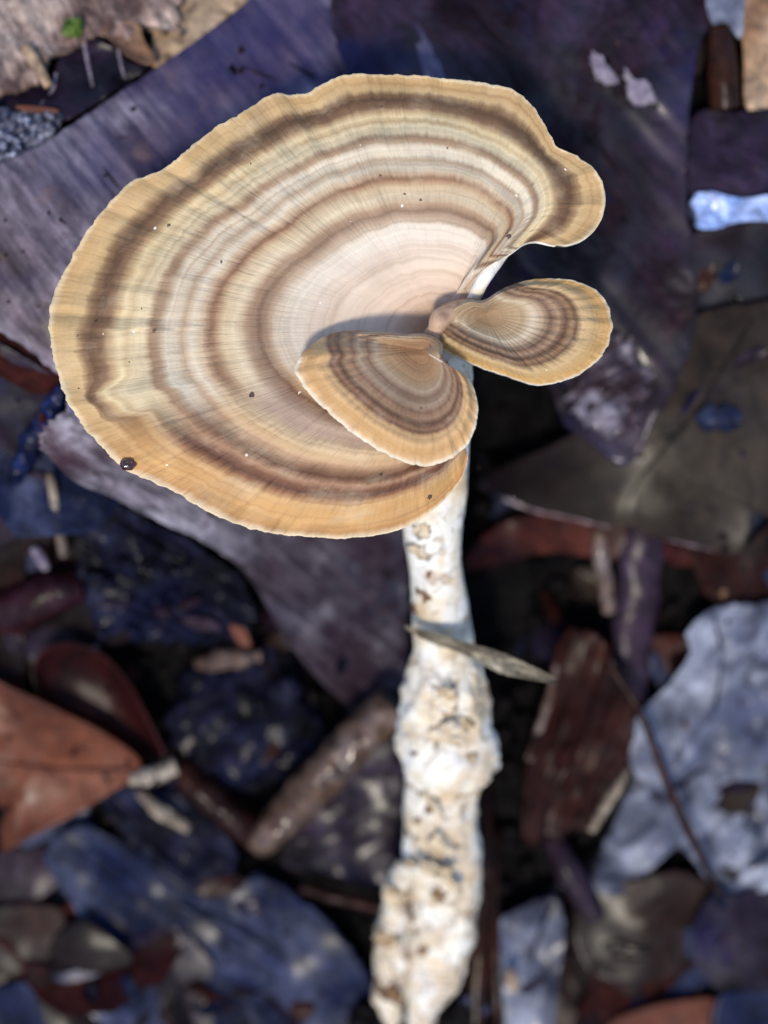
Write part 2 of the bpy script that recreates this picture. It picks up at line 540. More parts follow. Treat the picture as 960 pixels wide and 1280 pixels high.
M['darkleaf'] = litter('dark_violet_leaf', [(30, 16, 26), (52, 32, 46), (104, 86, 112)], 60, R(-48), (70, 700), 0.6, (0.32, 0.55), 0.0003, None, 0.7,
                       [((44, 48, 110), 50, 0.52, 0.64, 0.75), ((110, 80, 88), 110, 0.60, 0.70, 0.6)], gloss=0.18)  # blue patches put sky sheen into the base colour
M['olive'] = litter('olive_grey_leaf', [(46, 36, 44), (92, 78, 70), (112, 100, 88)], 50, R(20), (80, 500), 0.35, (0.4, 0.6), 0.0002, ((52, 38, 44), 190, 0.16), 0.15,
                    [((52, 44, 62), 45, 0.50, 0.62, 0.8)], kb=0.16, grad=(R(180), -0.030, -0.016, (40, 26, 30), 0.9))
M['orange'] = litter('red_brown_leaf', [(88, 54, 44), (126, 82, 68), (148, 106, 92)], 70, R(-30), (90, 500), 0.3, (0.4, 0.6), 0.0002, ((170, 150, 150), 110, 0.11), 0.2, kb=0.46, mottle=0.45)
M['curled'] = litter('maroon_leaf', [(44, 18, 22), (88, 42, 42), (126, 74, 66)], 60, R(-40), (90, 500), 0.3, (0.35, 0.55), 0.0002, None, 0.08)
M['maroon'] = litter('maroon_stalk', [(40, 16, 26), (66, 30, 40), (92, 56, 74)], 80, R(10), (80, 600), 0.4, (0.3, 0.5), 0.0002, None, 0.22)
M['purplestalk'] = litter('purple_stalk', [(52, 36, 48), (82, 62, 80), (104, 88, 108)], 80, R(95), (60, 700), 0.5, (0.35, 0.55), 0.0002, None, 0.22)
M['redbark'] = litter('red_bark', [(36, 14, 14), (68, 30, 26), (88, 46, 40)], 100, R(75), (120, 900), 0.8, (0.4, 0.65), 0.0005, None, 0.1)
M['blueleaf'] = litter('pale_blue_grey_leaf', [(58, 60, 74), (114, 119, 138), (192, 198, 214)], 75, R(60), (90, 420), 0.5, (0.4, 0.6), 0.0004, None, 0.35,
                       [((96, 104, 140), 90, 0.56, 0.66, 0.45), ((34, 36, 58), 75, 0.54, 0.64, 0.85)], kb=0.60, sat=1.0, mottle=0.4)
M['slate'] = litter('slate_blue_leaf', [(26, 32, 58), (58, 68, 108), (150, 158, 190)], 60, R(-35), (80, 400), 0.6, (0.4, 0.65), 0.0005, None, 0.2,
                    [((36, 48, 92), 40, 0.50, 0.62, 0.6), ((150, 152, 170), 120, 0.58, 0.68, 0.6)])
M['black'] = litter('black_rotten_wood', [(12, 11, 24), (28, 28, 56), (84, 86, 120)], 170, R(-40), (160, 800), 0.6, (0.25, 0.55), 0.0008, None, 0.15,
                    [((44, 48, 92), 100, 0.52, 0.64, 0.6)])
M['fuzz'] = litter('blue_black_fibre', [(20, 24, 56), (42, 54, 112), (88, 104, 176)], 420, R(20), (300, 1500), 0.7, (0.3, 0.5), 0.0006, None, 0.5)
M['stick'] = litter('brown_stick', [(84, 60, 46), (126, 104, 90), (174, 160, 156)], 90, R(48), (90, 700), 0.6, (0.25, 0.5), 0.0003, None, 0.7, kb=0.5, sat=1.1, gloss=0.16)
M['redstick'] = litter('red_brown_stick', [(44, 20, 18), (72, 38, 32), (98, 60, 50)], 90, R(-45), (90, 700), 0.5, (0.35, 0.55), 0.0003, None, 0.22)
M['paletwig'] = litter('pale_twig', [(96, 86, 80), (146, 136, 122), (180, 172, 160)], 160, R(-75), (120, 900), 0.6, (0.4, 0.6), 0.0003, None, 0.3, kb=0.8)
M['decay'] = litter('pale_decayed_wood', [(74, 52, 48), (150, 126, 116), (196, 178, 164)], 120, R(-62), (150, 1100), 0.8, (0.45, 0.7), 0.0005, None, 0.2,
                    [((60, 40, 40), 130, 0.56, 0.66, 0.7)], sat=1.0, kb=0.8)
M['moss'] = litter('green_moss', [(50, 78, 26), (96, 128, 52), (130, 150, 84)], 700, None, bump=0.0008, wet=0.1, sat=1.0, kb=0.8)
M['beige'] = litter('beige_leaf', [(160, 132, 104), (190, 166, 136), (206, 186, 160)], 60, R(40), (80, 500), 0.25, (0.45, 0.6), 0.0002, None, 0.25, sat=1.0, kb=0.8)
M['tan'] = litter('tan_leaf', [(104, 74, 54), (164, 128, 96), (198, 170, 138)], 70, R(85), (70, 500), 0.3, (0.35, 0.55), 0.0002, None, 0.5, sat=1.0, kb=0.8)
M['brown'] = litter('brown_leaf', [(36, 18, 16), (64, 36, 30), (96, 60, 48)], 80, R(30), (80, 600), 0.4, (0.35, 0.6), 0.0003, None, 0.22)
M['violet'] = litter('violet_brown_leaf', [(28, 18, 34), (52, 38, 60), (92, 76, 104)], 90, R(-20), (80, 600), 0.45, (0.32, 0.55), 0.0003, None, 0.35,
                     [((44, 46, 104), 70, 0.54, 0.66, 0.6)])
M['white'] = litter('bleached_scrap', [(130, 150, 200), (170, 192, 236), (196, 212, 246)], 140, None, gstr=0.8, rough=(0.2, 0.4), bump=0.0003, wet=0.7, kb=0.8)  # pale blue base colour stands in for sky reflected off water
M['grit'] = litter('grey_grit', [(50, 50, 62), (110, 112, 126), (176, 180, 196)], 700, None, gstr=0.6, rough=(0.15, 0.4), bump=0.0006, wet=0.8, kb=0.8)
M['blade'] = litter('grey_brown_blade', [(78, 70, 60), (130, 122, 102), (168, 162, 138)], 200, R(-14), (120, 1400), 0.7, (0.4, 0.6), 0.0002, None, 0.3, sat=1.0, kb=0.8)
M['smear'] = litter('brown_soil_smear', [(74, 56, 46), (118, 96, 78), (160, 136, 112)], 500, None, rough=(0.5, 0.8), bump=0.0004, wet=0.1, kb=0.8)
M['flake'] = litter('cream_skin_flake', [(168, 138, 100), (222, 202, 168), (244, 232, 208)], 380, None, gstr=0.35, rough=(0.5, 0.8), bump=0.0005, wet=0.0, kb=0.8, sat=1.0, mottle=0.35)
M['rim'] = litter('pale_wet_rim', [(110, 96, 100), (150, 136, 140), (190, 180, 186)], 300, None, gstr=0.4, bump=0.0003, wet=0.9, kb=0.7, gloss=0.15)  # pale colour paints the light along a leaf's lower edge
M['lichen'] = litter('pale_lichen', [(120, 114, 128), (146, 140, 150), (160, 156, 162)], 300, None, gstr=0.3, rough=(0.6, 0.8), bump=0.0003, wet=0.0, kb=0.8)
M['wetfilm'] = litter('wet_wrinkled_leaf', [(56, 40, 46), (96, 80, 92), (196, 192, 208)], 200, R(-60), (120, 700), 0.7, (0.12, 0.32), 0.0009, None, 1.0, kb=0.5, sat=1.1, gloss=0.09)  # palest tone paints the bright sheen of the wet patch

def water_material():
    n = Nodes('water')
    return n.out((1, 1, 1, 1), 0.02, None, Transmission_Weight=1.0, IOR=1.33)
M_WATER = water_material()
def bug_material():
    n = Nodes('seed_coat')
    return n.out(n.ramp(n.noise(900, 3), [(0.35, lin((38, 16, 16))), (0.65, lin((84, 40, 38)))]), 0.18, n.bump(n.noise(1400, 2), 0.0003, 0.5), Coat_Weight=1.0)
M_SEED = bug_material()

# ------------------------------------------------------------------ ground
def build_ground():
    k = 260
    axis = []
    for i in range(k + 1):
        u = -1 + 2 * i / k
        axis.append(0.085 * u + 3.0 * abs(u) ** 9 * (1 if u > 0 else -1))
    verts = []
    for y in axis:
        for x in axis:
            m = 0.0011 * N(x * 230, y * 230) + 0.0007 * N(x * 620, y * 620, 4)
            verts.append((x, y, G(x, y) - 0.0012 + m))
    w = k + 1
    faces = [(j * w + i, j * w + i + 1, (j + 1) * w + i + 1, (j + 1) * w + i) for j in range(k) for i in range(k)]
    o = link_mesh('ground', verts, faces, M['soil'])
    o['kind'] = 'structure'
build_ground()

def build_crumbs():
    """countless soil crumbs and leaf scraps over the bed"""
    rnd = random.Random(3)
    bm = bmesh.new()
    bmesh.ops.create_icosphere(bm, subdivisions=1, radius=1.0)
    base = [v.co.copy() for v in bm.verts]
    bf = [tuple(v.index for v in f.verts) for f in bm.faces]
    bm.free()
    verts, faces = [], []
    for _ in range(5200):
        x, y = rnd.uniform(-0.085, 0.085), rnd.uniform(-0.10, 0.10)
        r = 0.0004 + 0.0012 * rnd.random() ** 3
        z = G(x, y) - 0.0008 + r * 0.4
        s = rnd.random() * 99
        o = len(verts)
        sx, sy, sz = (rnd.uniform(0.6, 1.5) for _ in range(3))
        for c in base:
            f = r * (1 + 0.7 * N(c.x * 1.5 + s, c.y * 1.5, c.z * 1.5))
            verts.append((x + c.x * f * sx, y + c.y * f * sy, z + c.z * f * sz))
        faces += [tuple(o + i for i in f) for f in bf]
    o = link_mesh('soil_crumb_cover', verts, faces, M['crumb'])
    o['kind'] = 'stuff'
    tag(o, 'dark damp soil crumbs covering the ground between the dead leaves', 'soil')
    # torn scraps of dead leaf lying in the gaps and all around
    verts, faces, fm = [], [], []
    mats = [M['brown'], M['violet'], M['curled'], M['slate'], M['olive'], M['redbark']]
    for q in range(900):
        x, y = rnd.uniform(-0.13, 0.13), rnd.uniform(-0.15, 0.15)
        if abs(x) < 0.042 and abs(y) < 0.056:
            if rnd.random() < 0.45:
                continue
            L = rnd.uniform(0.0012, 0.0042)
        else:
            L = rnd.uniform(0.004, 0.014)
        wd = L * rnd.uniform(0.3, 0.8)
        a = rnd.uniform(0, 6.28)
        ca, sa = math.cos(a), math.sin(a)
        tx, ty, cu = rnd.uniform(-0.35, 0.35), rnd.uniform(-0.35, 0.35), rnd.uniform(-0.5, 0.5)
        z0 = G(x, y) + rnd.uniform(0.0, 0.0016)
        o = len(verts)
        nu, nv = 7, 4
        s = rnd.random() * 99
        mi = rnd.randrange(len(mats))
        for lay in (0, 1):
            for i in range(nu + 1):
                u = -1 + 2 * i / nu
                hw = wd * math.sqrt(max(0.02, 1 - u * u)) * (1 + 0.5 * N(u * 2.2 + s, lay * 0, 1))
                for j in range(nv + 1):
                    v = -1 + 2 * j / nv
                    lx, ly = u * L, v * hw
                    z = z0 + tx * lx * 0.6 + ty * ly + cu * ly * ly / max(wd, 1e-5) + 0.12 * L * N(u * 1.4 + s, v * 1.4, 7) - lay * 0.00025
                    verts.append((x + lx * ca - ly * sa, y + lx * sa + ly * ca, z))
        m1 = (nu + 1) * (nv + 1)
        for i in range(nu):
            for j in range(nv):
                b = o + i * (nv + 1) + j
                f = (b, b + nv + 1, b + nv + 2, b + 1)
                faces.append(f); fm.append(mi)
                faces.append(tuple(m1 + q2 for q2 in reversed(f))); fm.append(mi)
    o = link_mesh('leaf_litter', verts, faces, mats, None, fm)
    o['kind'] = 'stuff'
    tag(o, 'small torn scraps of dead leaf strewn over the soil', 'leaf litter')
build_crumbs()

# ------------------------------------------------------------------ dead leaves and debris of the bed
def lay(lift, wave=0.0006, f=0.02, curl=0.0, slope=(0, 0), c=(480, 640), ridges=None, over=None):
    """height of a sheet lying on the bed: lift over it, waves, raised rim, tilt (metres per pixel), ridges along a photo angle"""
    sd = random.random() * 60
    def z(px, py, t, s):
        x, y, g = GP(px, py)
        h = lift + wave * N(px * f, py * f, sd) + 0.10 * wave * N(px * f * 3, py * f * 3, sd)
        h += curl * t ** 4 + slope[0] * (px - c[0]) + slope[1] * (py - c[1])
        if ridges:
            amp, wl, an = ridges
            q = -px * math.sin(an) + py * math.cos(an)
            p = px * math.cos(an) + py * math.sin(an)
            h += amp * (N(q / wl, p / (wl * 9), sd + 3) + 0.5 * N(q / wl * 2.1, p / (wl * 7), sd + 9))
        return g + h
    return z

def leaf(label, mat, outline, lift, thick=0.0004, name='dead_leaf', cat='leaf', ribs=None, centre=None, jag=0.05, nr=16, na=130, group=None, rib_mat=None, **kw):
    cx = sum(p[0] for p in outline) / len(outline)
    cy = sum(p[1] for p in outline) / len(outline)
    centre = centre or (cx, cy)
    z = lay(lift, c=centre, **kw)
    if not ribs:
        o = fan(name, mat, outline, centre, z, thick, nr=nr, na=na, jag=jag)
        return tag(o, label, cat, group)
    t = thing(name, label, cat, group)
    fan('blade', mat, outline, centre, z, thick, nr=nr, na=na, jag=jag, parent=t)
    for kind, r0, pts, *own in ribs:
        path = []
        for i, (px, py) in enumerate(pts):
            path.append((px, py, z(px, py, 0.5, 0) + 0.00002, r0 * (1 - 0.6 * i / max(1, len(pts) - 1))))
        tube(kind, own[0] if own else rib_mat or mat, path, 8, 40, t, 0.15, 500, lift=False)
    return t

# the bank at the upper side
BAND = [(-40, 232), (0, 205), (60, 175), (110, 142), (160, 108), (215, 72), (262, 38), (305, 6), (350, -30), (520, -40), (515, 10), (560, 120), (520, 260), (420, 340), (280, 410), (150, 470),
        (78, 468), (40, 440), (0, 414), (-40, 392)]
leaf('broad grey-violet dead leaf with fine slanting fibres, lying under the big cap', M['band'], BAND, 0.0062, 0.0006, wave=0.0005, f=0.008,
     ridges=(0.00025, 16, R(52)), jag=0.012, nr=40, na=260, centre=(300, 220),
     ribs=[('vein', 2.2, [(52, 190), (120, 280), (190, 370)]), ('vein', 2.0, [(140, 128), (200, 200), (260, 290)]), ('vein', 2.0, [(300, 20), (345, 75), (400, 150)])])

t = thing('decayed_wood', 'pale decayed wood with frayed brown fibres and a tuft of moss', 'wood')
fan('fibre_slab', M['decay'], [(-40, -40), (205, -40), (222, 12), (226, 42), (214, 26), (200, 36), (186, 26), (160, 52), (120, 40), (90, 62), (60, 70), (40, 108), (0, 112), (-40, 104)], (80, 10),
    lay(0.0062, 0.0012, 0.02, ridges=(0.0008, 14, R(62))), 0.002, nr=26, na=200, jag=0.10, parent=t)
chunk('moss_tuft', M['moss'], 92, 34, 0.0066, 13, 11, 0.0010, 0.3, 0.5, parent=t)
tube('splinter', M['tan'], [(32, 58, 0.0068, 7), (46, 82, 0.0066, 8), (62, 108, 0.0058, 6)], 10, 20, t, 0.3, 500)
leaf('smooth beige dead leaf tucked behind the grey-violet leaf', M['beige'], [(200, -40), (360, -40), (312, -2), (262, 38), (215, 74), (190, 82), (192, 40)], 0.0040, 0.0005, wave=0.0004, f=0.01, jag=0.015)
leaf('small curled tan leaf scrap against the dark ribbed leaf', M['tan'], [(128, 36), (150, 28), (172, 30), (180, 50), (192, 70), (190, 80), (172, 76), (150, 62)], 0.0062, 0.0005, curl=0.0008, wave=0.0005, f=0.03, jag=0.03, na=80, nr=12)
leaf('dark charcoal leaf with pale curved veins beside decayed wood', M['violet'], [(108, 30), (124, 48), (150, 62), (176, 78), (186, 84), (150, 108), (112, 134), (80, 150), (40, 140), (10, 140), (14, 110), (60, 96), (80, 62)], 0.0048, 0.0006,
     wave=0.0010, f=0.03, jag=0.03, ribs=[('vein', 3.2, [(104, 48), (110, 80), (116, 108)]), ('vein', 2.4, [(148, 62), (152, 84), (156, 98)]), ('vein', 2.4, [(70, 92), (66, 112), (50, 132)])], rib_mat=M['lichen'])
leaf('thin orange-brown leaf sliver above the grey grit', M['orange'], [(20, 132), (50, 133), (74, 138), (60, 141), (30, 138)], 0.0062, 0.0004, wave=0.0002, na=60, nr=6)
t = thing('grit_patch', 'patch of wet grey grit beside the grey-violet leaf', 'grit')
fan('grit_bed', M['grit'], [(-30, 138), (30, 138), (74, 142), (72, 160), (40, 188), (0, 206), (-30, 210)], (20, 168), lay(0.0050, 0.0010, 0.12), 0.0008, nr=24, na=120, jag=0.05, parent=t)
rnd = random.Random(5)
for i in range(46):
    px, py = rnd.uniform(-6, 70), rnd.uniform(142, 196)
    if py > 206 - px * 0.62:
        continue
    chunk('grain', M['grit'], px, py, 0.0058, rnd.uniform(2.5, 5), rnd.uniform(3, 6), 0.00035, rnd.random(), 0.4, sub=2, parent=t)

# strip leading down from the big cap to the stalk
STRIP = [(48, 548), (78, 512), (120, 470), (220, 480), (330, 560), (420, 600), (500, 640), (512, 700), (508, 790), (506, 860), (470, 905), (432, 880), (392, 842), (352, 790), (312, 722), (262, 682), (200, 652), (140, 622), (88, 598)]
leaf('long grey fibrous strip of bark running from big cap towards the stalk', M['strip'], STRIP, 0.0068, 0.0030, 'bark_strip', 'bark', wave=0.0008, f=0.01, ridges=(0.00055, 10, R(38)), jag=0.03, nr=44, na=260, centre=(300, 640),
     slope=(-0.000026, -0.0000045),
     ribs=[('fibre', 2.2, [(84, 560), (170, 606), (250, 648), (310, 690)]), ('fibre', 2.0, [(110, 540), (200, 590), (300, 640), (390, 720)]), ('fibre', 2.0, [(130, 590), (190, 620), (240, 655)]), ('fibre', 2.0, [(330, 640), (420, 720), (480, 800)])])
leaf('dull violet dead leaf under the grey-violet leaf edge', M['violet'], [(-40, 420), (0, 428), (50, 458), (84, 480), (70, 520), (34, 590), (-40, 600)], 0.0040, 0.0005, wave=0.0008, f=0.015, jag=0.03)
tube('fibre_roll', M['fuzz'], [(80, 484, 0.0066, 9), (58, 524, 0.0066, 13), (36, 562, 0.0060, 14), (16, 604, 0.0052, 9)], 20, 60, None, 0.45, 900)
tag(bpy.data.objects['fibre_roll'], 'knobbly blue-black roll of fibre beside the bark strip end', 'fibre')
leaf('greyish brown leaf flap below the blue-black fibre roll', M['purplestalk'], [(-40, 596), (10, 600), (48, 590), (66, 612), (70, 650), (30, 668), (-40, 690)], 0.0046, 0.0005, wave=0.0006, f=0.015, jag=0.03)
tube('pale_twig', M['paletwig'], [(62, 592, 0.0062, 5), (70, 640, 0.0060, 6), (80, 694, 0.0052, 6.5)], 10, 20, None, 0.15, 600)
tag(bpy.data.objects['pale_twig'], 'short straight pale twig between leaf flap and black rotten wood', 'twig')
tube('bark_splinter', M['lichen'], [(42, 684, 0.0034, 5), (50, 697, 0.0034, 7), (58, 710, 0.0030, 5)], 10, 16, None, 0.2, 600)
tag(bpy.data.objects['bark_splinter'], 'tiny grey bark splinter above the maroon stalk', 'splinter')
tube('maroon_stalk', M['maroon'], [(-40, 772, 0.0026, 28), (20, 756, 0.0030, 31), (70, 738, 0.0034, 31), (104, 730, 0.0030, 20)], 22, 80, None, 0.16, 320)
tag(bpy.data.objects['maroon_stalk'], 'thick smooth maroon leaf stalk with a blunt end', 'stalk')
leaf('dull olive leaf scrap peeking out below the maroon stalk', M['olive'], [(40, 774), (100, 764), (112, 790), (70, 806), (44, 806)], 0.0006, 0.0004, wave=0.0005, na=60, nr=8)

t = thing('rotten_wood', 'black fibrous lump of rotten wood below the bark strip', 'wood')
fan('lump', M['black'], [(84, 604), (130, 622), (196, 656), (258, 690), (306, 730), (318, 770), (300, 800), (250, 806), (190, 800), (130, 790), (104, 740), (96, 680)], (200, 720),
    lay(0.0036, 0.0020, 0.02, ridges=(0.0010, 16, R(30))), 0.003, nr=40, na=200, jag=0.10, parent=t)
rnd = random.Random(11)
for i in range(16):
    px, py = rnd.uniform(120, 290), rnd.uniform(700, 790)
    chunk('knob', M['black'], px, py, 0.0046, rnd.uniform(6, 13), rnd.uniform(4, 8), 0.0009, rnd.random() * 3, 0.5, sub=3, parent=t)
chunk('pale_flake', M['purplestalk'], 204, 764, 0.0056, 12, 7, 0.0006, 0.2, 0.4, sub=3, parent=t)
chunk('pale_flake', M['purplestalk'], 236, 754, 0.0056, 14, 8, 0.0007, 0.5, 0.5, sub=3, parent=t)

leaf('tiny red-orange leaf scrap beside black rotten wood', M['orange'], [(286, 778), (304, 784), (314, 808), (298, 804)], 0.0046, 0.0003, wave=0.0003, na=40, nr=6)
leaf('small mauve leaf flake beside pale flakes of rotten wood', M['purplestalk'], [(226, 772), (262, 774), (276, 788), (240, 786)], 0.0058, 0.0003, wave=0.0003, na=40, nr=6)
tube('bark_crumb', M['stick'], [(244, 830, 0.0032, 7), (284, 824, 0.0036, 14), (326, 820, 0.0030, 8)], 14, 24, None, 0.5, 500)
tag(bpy.data.objects['bark_crumb'], 'dull brown bark crumb above the dark soil clod', 'bark')
t = thing('soil_clod', 'dark damp soil clod between curled maroon leaf and brown stick', 'soil')
chunk('clod', M['black'], 300, 900, 0.0004, 98, 88, 0.0034, 0.4, 0.32, parent=t, sub=5)
for px, py, r in ((326, 882, 10), (288, 900, 12), (336, 940, 26), (250, 850, 22), (356, 860, 22), (270, 950, 20), (312, 830, 16)):
    chunk('lump', M['black'], px, py, 0.0028, r, r * 0.8, 0.0012, r, 0.5, sub=3, parent=t)

leaf('flat orange-brown leaf with speckled face and pointed tip', M['orange'], [(-40, 836), (0, 853), (60, 880), (120, 910), (160, 936), (177, 958), (166, 974), (140, 990), (90, 1020), (40, 1046), (4, 1064), (2, 1030), (6, 1010), (-40, 985)],
     0.0064, 0.0005, wave=0.0006, f=0.01, jag=0.012, curl=0.0006, ribs=[('midrib', 2.6, [(172, 960), (100, 962), (20, 955), (-30, 945)])], rib_mat=M['curled'])
leaf('curled maroon leaf cupped behind the orange-brown leaf', M['curled'], [(40, 838), (58, 810), (90, 804), (128, 818), (160, 852), (184, 896), (206, 944), (190, 946), (150, 928), (100, 905), (56, 880)],
     0.0024, 0.0005, curl=0.0042, wave=0.0003, f=0.01, jag=0.01, nr=26, ribs=[('leaf_tip', 6, [(112, 818), (124, 806), (136, 794)])], rib_mat=M['lichen'])
tube('stub_twig', M['paletwig'], [(162, 974, 0.0072, 8), (190, 970, 0.0070, 11), (220, 958, 0.0062, 10)], 12, 24, None, 0.35, 500)
tag(bpy.data.objects['stub_twig'], 'stubby grey twig at the tip of the orange-brown leaf', 'twig')
t = thing('forked_stick', 'forked brown stick bent in a V beside the stalk', 'stick')
tube('branch', M['stick'], [(492, 882, 0.0072, 24), (440, 930, 0.0072, 27), (390, 985, 0.0066, 26), (332, 1046, 0.0052, 22), (318, 1058, 0.0044, 8)], 22, 90, t, 0.22, 420)
tube('branch', M['redstick'], [(206, 944, 0.0040, 14), (250, 985, 0.0046, 19), (292, 1020, 0.0046, 20), (330, 1052, 0.0044, 16)], 20, 80, t, 0.22, 420)
leaf('dark purple leaf beneath the forked stick and the stalk', M['violet'], [(400, 980), (440, 945), (500, 915), (560, 960), (560, 1100), (480, 1110), (400, 1090), (350, 1075)], 0.0012, 0.0005, wave=0.0010, f=0.02, jag=0.04)
t = thing('bark_piece', 'blackish bark piece with a pale ridge under the stub twig', 'bark')
fan('slab', M['black'], [(128, 1000), (160, 984), (200, 986), (240, 1004), (280, 1040), (296, 1075), (276, 1102), (236, 1108), (190, 1078), (150, 1040)], (212, 1044), lay(0.0040, 0.0012, 0.03, ridges=(0.0007, 14, R(40))), 0.002, nr=26, na=140, jag=0.06, parent=t)
tube('ridge', M['paletwig'], [(172, 990, 0.0056, 5), (200, 1014, 0.0060, 9), (236, 1036, 0.0056, 7)], 12, 26, t, 0.3, 500)
leaf('red-brown leaf scrap below the blackish bark piece', M['redbark'], [(240, 1108), (280, 1096), (304, 1096), (300, 1112), (262, 1124)], 0.0042, 0.0004, wave=0.0006, na=60, nr=8)
leaf('big slate-blue leaf with mottled grey patches near the stalk foot', M['slate'], [(56, 1070), (96, 1034), (140, 1046), (200, 1086), (262, 1116), (330, 1098), (396, 1140), (446, 1196), (480, 1262), (500, 1330), (-40, 1330), (-40, 1250), (40, 1226), (120, 1200), (96, 1140)],
     0.0026, 0.0006, wave=0.0018, f=0.009, jag=0.03, nr=34, na=200, centre=(240, 1200), ridges=(0.0002, 30, R(40)),
     ribs=[('midrib', 5, [(110, 1060), (220, 1130), (340, 1190), (470, 1290)]), ('vein', 3, [(220, 1130), (230, 1210), (210, 1280)]), ('vein', 3, [(330, 1186), (330, 1250), (300, 1290)])])
leaf('dull olive leaf scrap lying on the slate-blue leaf', M['olive'], [(60, 1190), (100, 1150), (150, 1180), (166, 1204), (110, 1216)], 0.0046, 0.0004, wave=0.0006, na=60, nr=8)
leaf('violet leaf edge below the orange-brown leaf', M['purplestalk'], [(-40, 1080), (30, 1060), (76, 1056), (84, 1090), (40, 1130), (-40, 1160)], 0.0016, 0.0004, wave=0.0007, f=0.012, jag=0.05)
leaf('red-brown leaf edge beside the olive scrap', M['brown'], [(-40, 1150), (30, 1130), (80, 1140), (70, 1190), (20, 1220), (-40, 1240)], 0.0030, 0.0004, wave=0.0007, f=0.012, jag=0.05)
tube('thin_twig', M['redstick'], [(376, 1108, 0.0040, 7), (420, 1122, 0.0044, 8), (480, 1136, 0.0040, 7)], 10, 24, None, 0.2, 400)
tag(bpy.data.objects['thin_twig'], 'thin reddish twig touching the stalk from the slate-blue leaf', 'twig')

# the side behind the small caps
DARK = [(440, -40), (880, -40), (874, 60), (862, 140), (858, 230), (866, 320), (872, 400), (850, 470), (820, 528), (786, 582), (742, 556), (706, 530), (684, 480), (640, 450), (590, 420), (540, 300), (470, 180)]
leaf('large wet dark violet leaf behind the two small caps', M['darkleaf'], DARK, 0.0062, 0.0007, wave=0.0016, f=0.006, ridges=(0.00020, 26, R(48)), jag=0.015, nr=44, na=260, centre=(690, 260), curl=0.0006,
     ribs=[('vein', 2.6, [(500, 10), (560, 60), (640, 150), (740, 290), (820, 430)]), ('vein', 2.4, [(560, -20), (640, 60), (740, 170), (840, 300)]), ('vein', 2.0, [(660, -20), (740, 60), (800, 130), (850, 190)])], rib_mat=M['purplestalk'])
dl = bpy.data.objects['dead_leaf']
dark_leaf = [o for o in bpy.data.objects if o.get('label', '').startswith('large wet dark')][0]
for pts in ([(738, 64), (752, 70), (764, 88), (774, 100), (760, 104), (744, 92)], [(782, 86), (794, 100), (808, 100), (818, 122), (806, 132), (788, 122)]):
    fan('lichen_spot', M['lichen'], pts, (sum(p[0] for p in pts) / 6, sum(p[1] for p in pts) / 6), lay(0.0072, 0.0004, 0.05), 0.0014, nr=8, na=60, jag=0.25, jagf=0.2, parent=dark_leaf)
fan('wet_wrinkle', M['wetfilm'], [(700, 440), (740, 420), (790, 430), (812, 470), (806, 520), (776, 548), (740, 540), (716, 500)], (760, 486), lay(0.0068, 0.0010, 0.05, ridges=(0.0012, 11, R(-30))), 0.0016, nr=34, na=140, jag=0.30, parent=dark_leaf)
OLIVE = [(596, 606), (640, 578), (710, 545), (800, 470), (860, 400), (930, 380), (1000, 400), (1000, 640), (946, 640), (936, 668), (920, 693), (860, 680), (806, 668), (790, 656), (768, 660), (720, 648), (664, 636), (630, 622)]
leaf('olive-grey dead leaf with a notched straight edge above red bark', M['olive'], OLIVE, 0.0052, 0.0007, wave=0.0010, f=0.008, jag=0.008, nr=34, na=240, centre=(800, 570), curl=0.0004,
     ribs=[('midrib', 3.2, [(940, 400), (880, 500), (800, 600), (776, 650)]), ('vein', 2.2, [(880, 500), (930, 580), (940, 640)]), ('vein', 2.0, [(850, 540), (760, 570), (680, 610)]),
           ('torn_or_lit_edge', 3.4, [(630, 622), (664, 636), (700, 644), (730, 651), (764, 659)], M['rim']), ('torn_or_lit_edge', 3.0, [(800, 663), (830, 672), (860, 680), (900, 689), (919, 692)], M['rim'])])  # pale rods added to draw the lit lower edge
leaf('blackish leaf behind the olive-grey leaf', M['darkleaf'], [(862, 290), (1000, 276), (1000, 430), (930, 430), (870, 460), (856, 380)], 0.0040, 0.0005, wave=0.0007, f=0.012, jag=0.03)
leaf('narrow scrap painted pale blue for sky reflected on wet dark leaves', M['white'], [(866, 246), (890, 240), (930, 248), (1000, 240), (1000, 274), (930, 276), (890, 286), (866, 278)], 0.0070, 0.0004, wave=0.0008, f=0.04, jag=0.05, na=90)
leaf('dark purple leaf above the painted pale blue sky reflection', M['violet'], [(866, 146), (920, 140), (1000, 142), (1000, 244), (920, 250), (864, 246)], 0.0052, 0.0006, wave=0.0007, f=0.012, jag=0.03)
leaf('tan wet leaf with beaded water drops by the brown rolled leaf', M['tan'], [(928, -40), (1000, -40), (1000, 140), (938, 140), (930, 70)], 0.0052, 0.0006, wave=0.0006, jag=0.02)
tube('rolled_leaf', M['brown'], [(898, 36, 0.0062, 14), (902, 80, 0.0066, 19), (906, 136, 0.0056, 18)], 20, 40, None, 0.08, 200)
tag(bpy.data.objects['rolled_leaf'], 'short brown rolled leaf standing beside the tan wet leaf', 'leaf')
leaf('pale lavender leaf scrap above the brown rolled leaf', M['blueleaf'], [(884, -40), (930, -40), (930, 20), (926, 48), (908, 28), (888, 26)], 0.0068, 0.0005, wave=0.0004, jag=0.03, na=70)

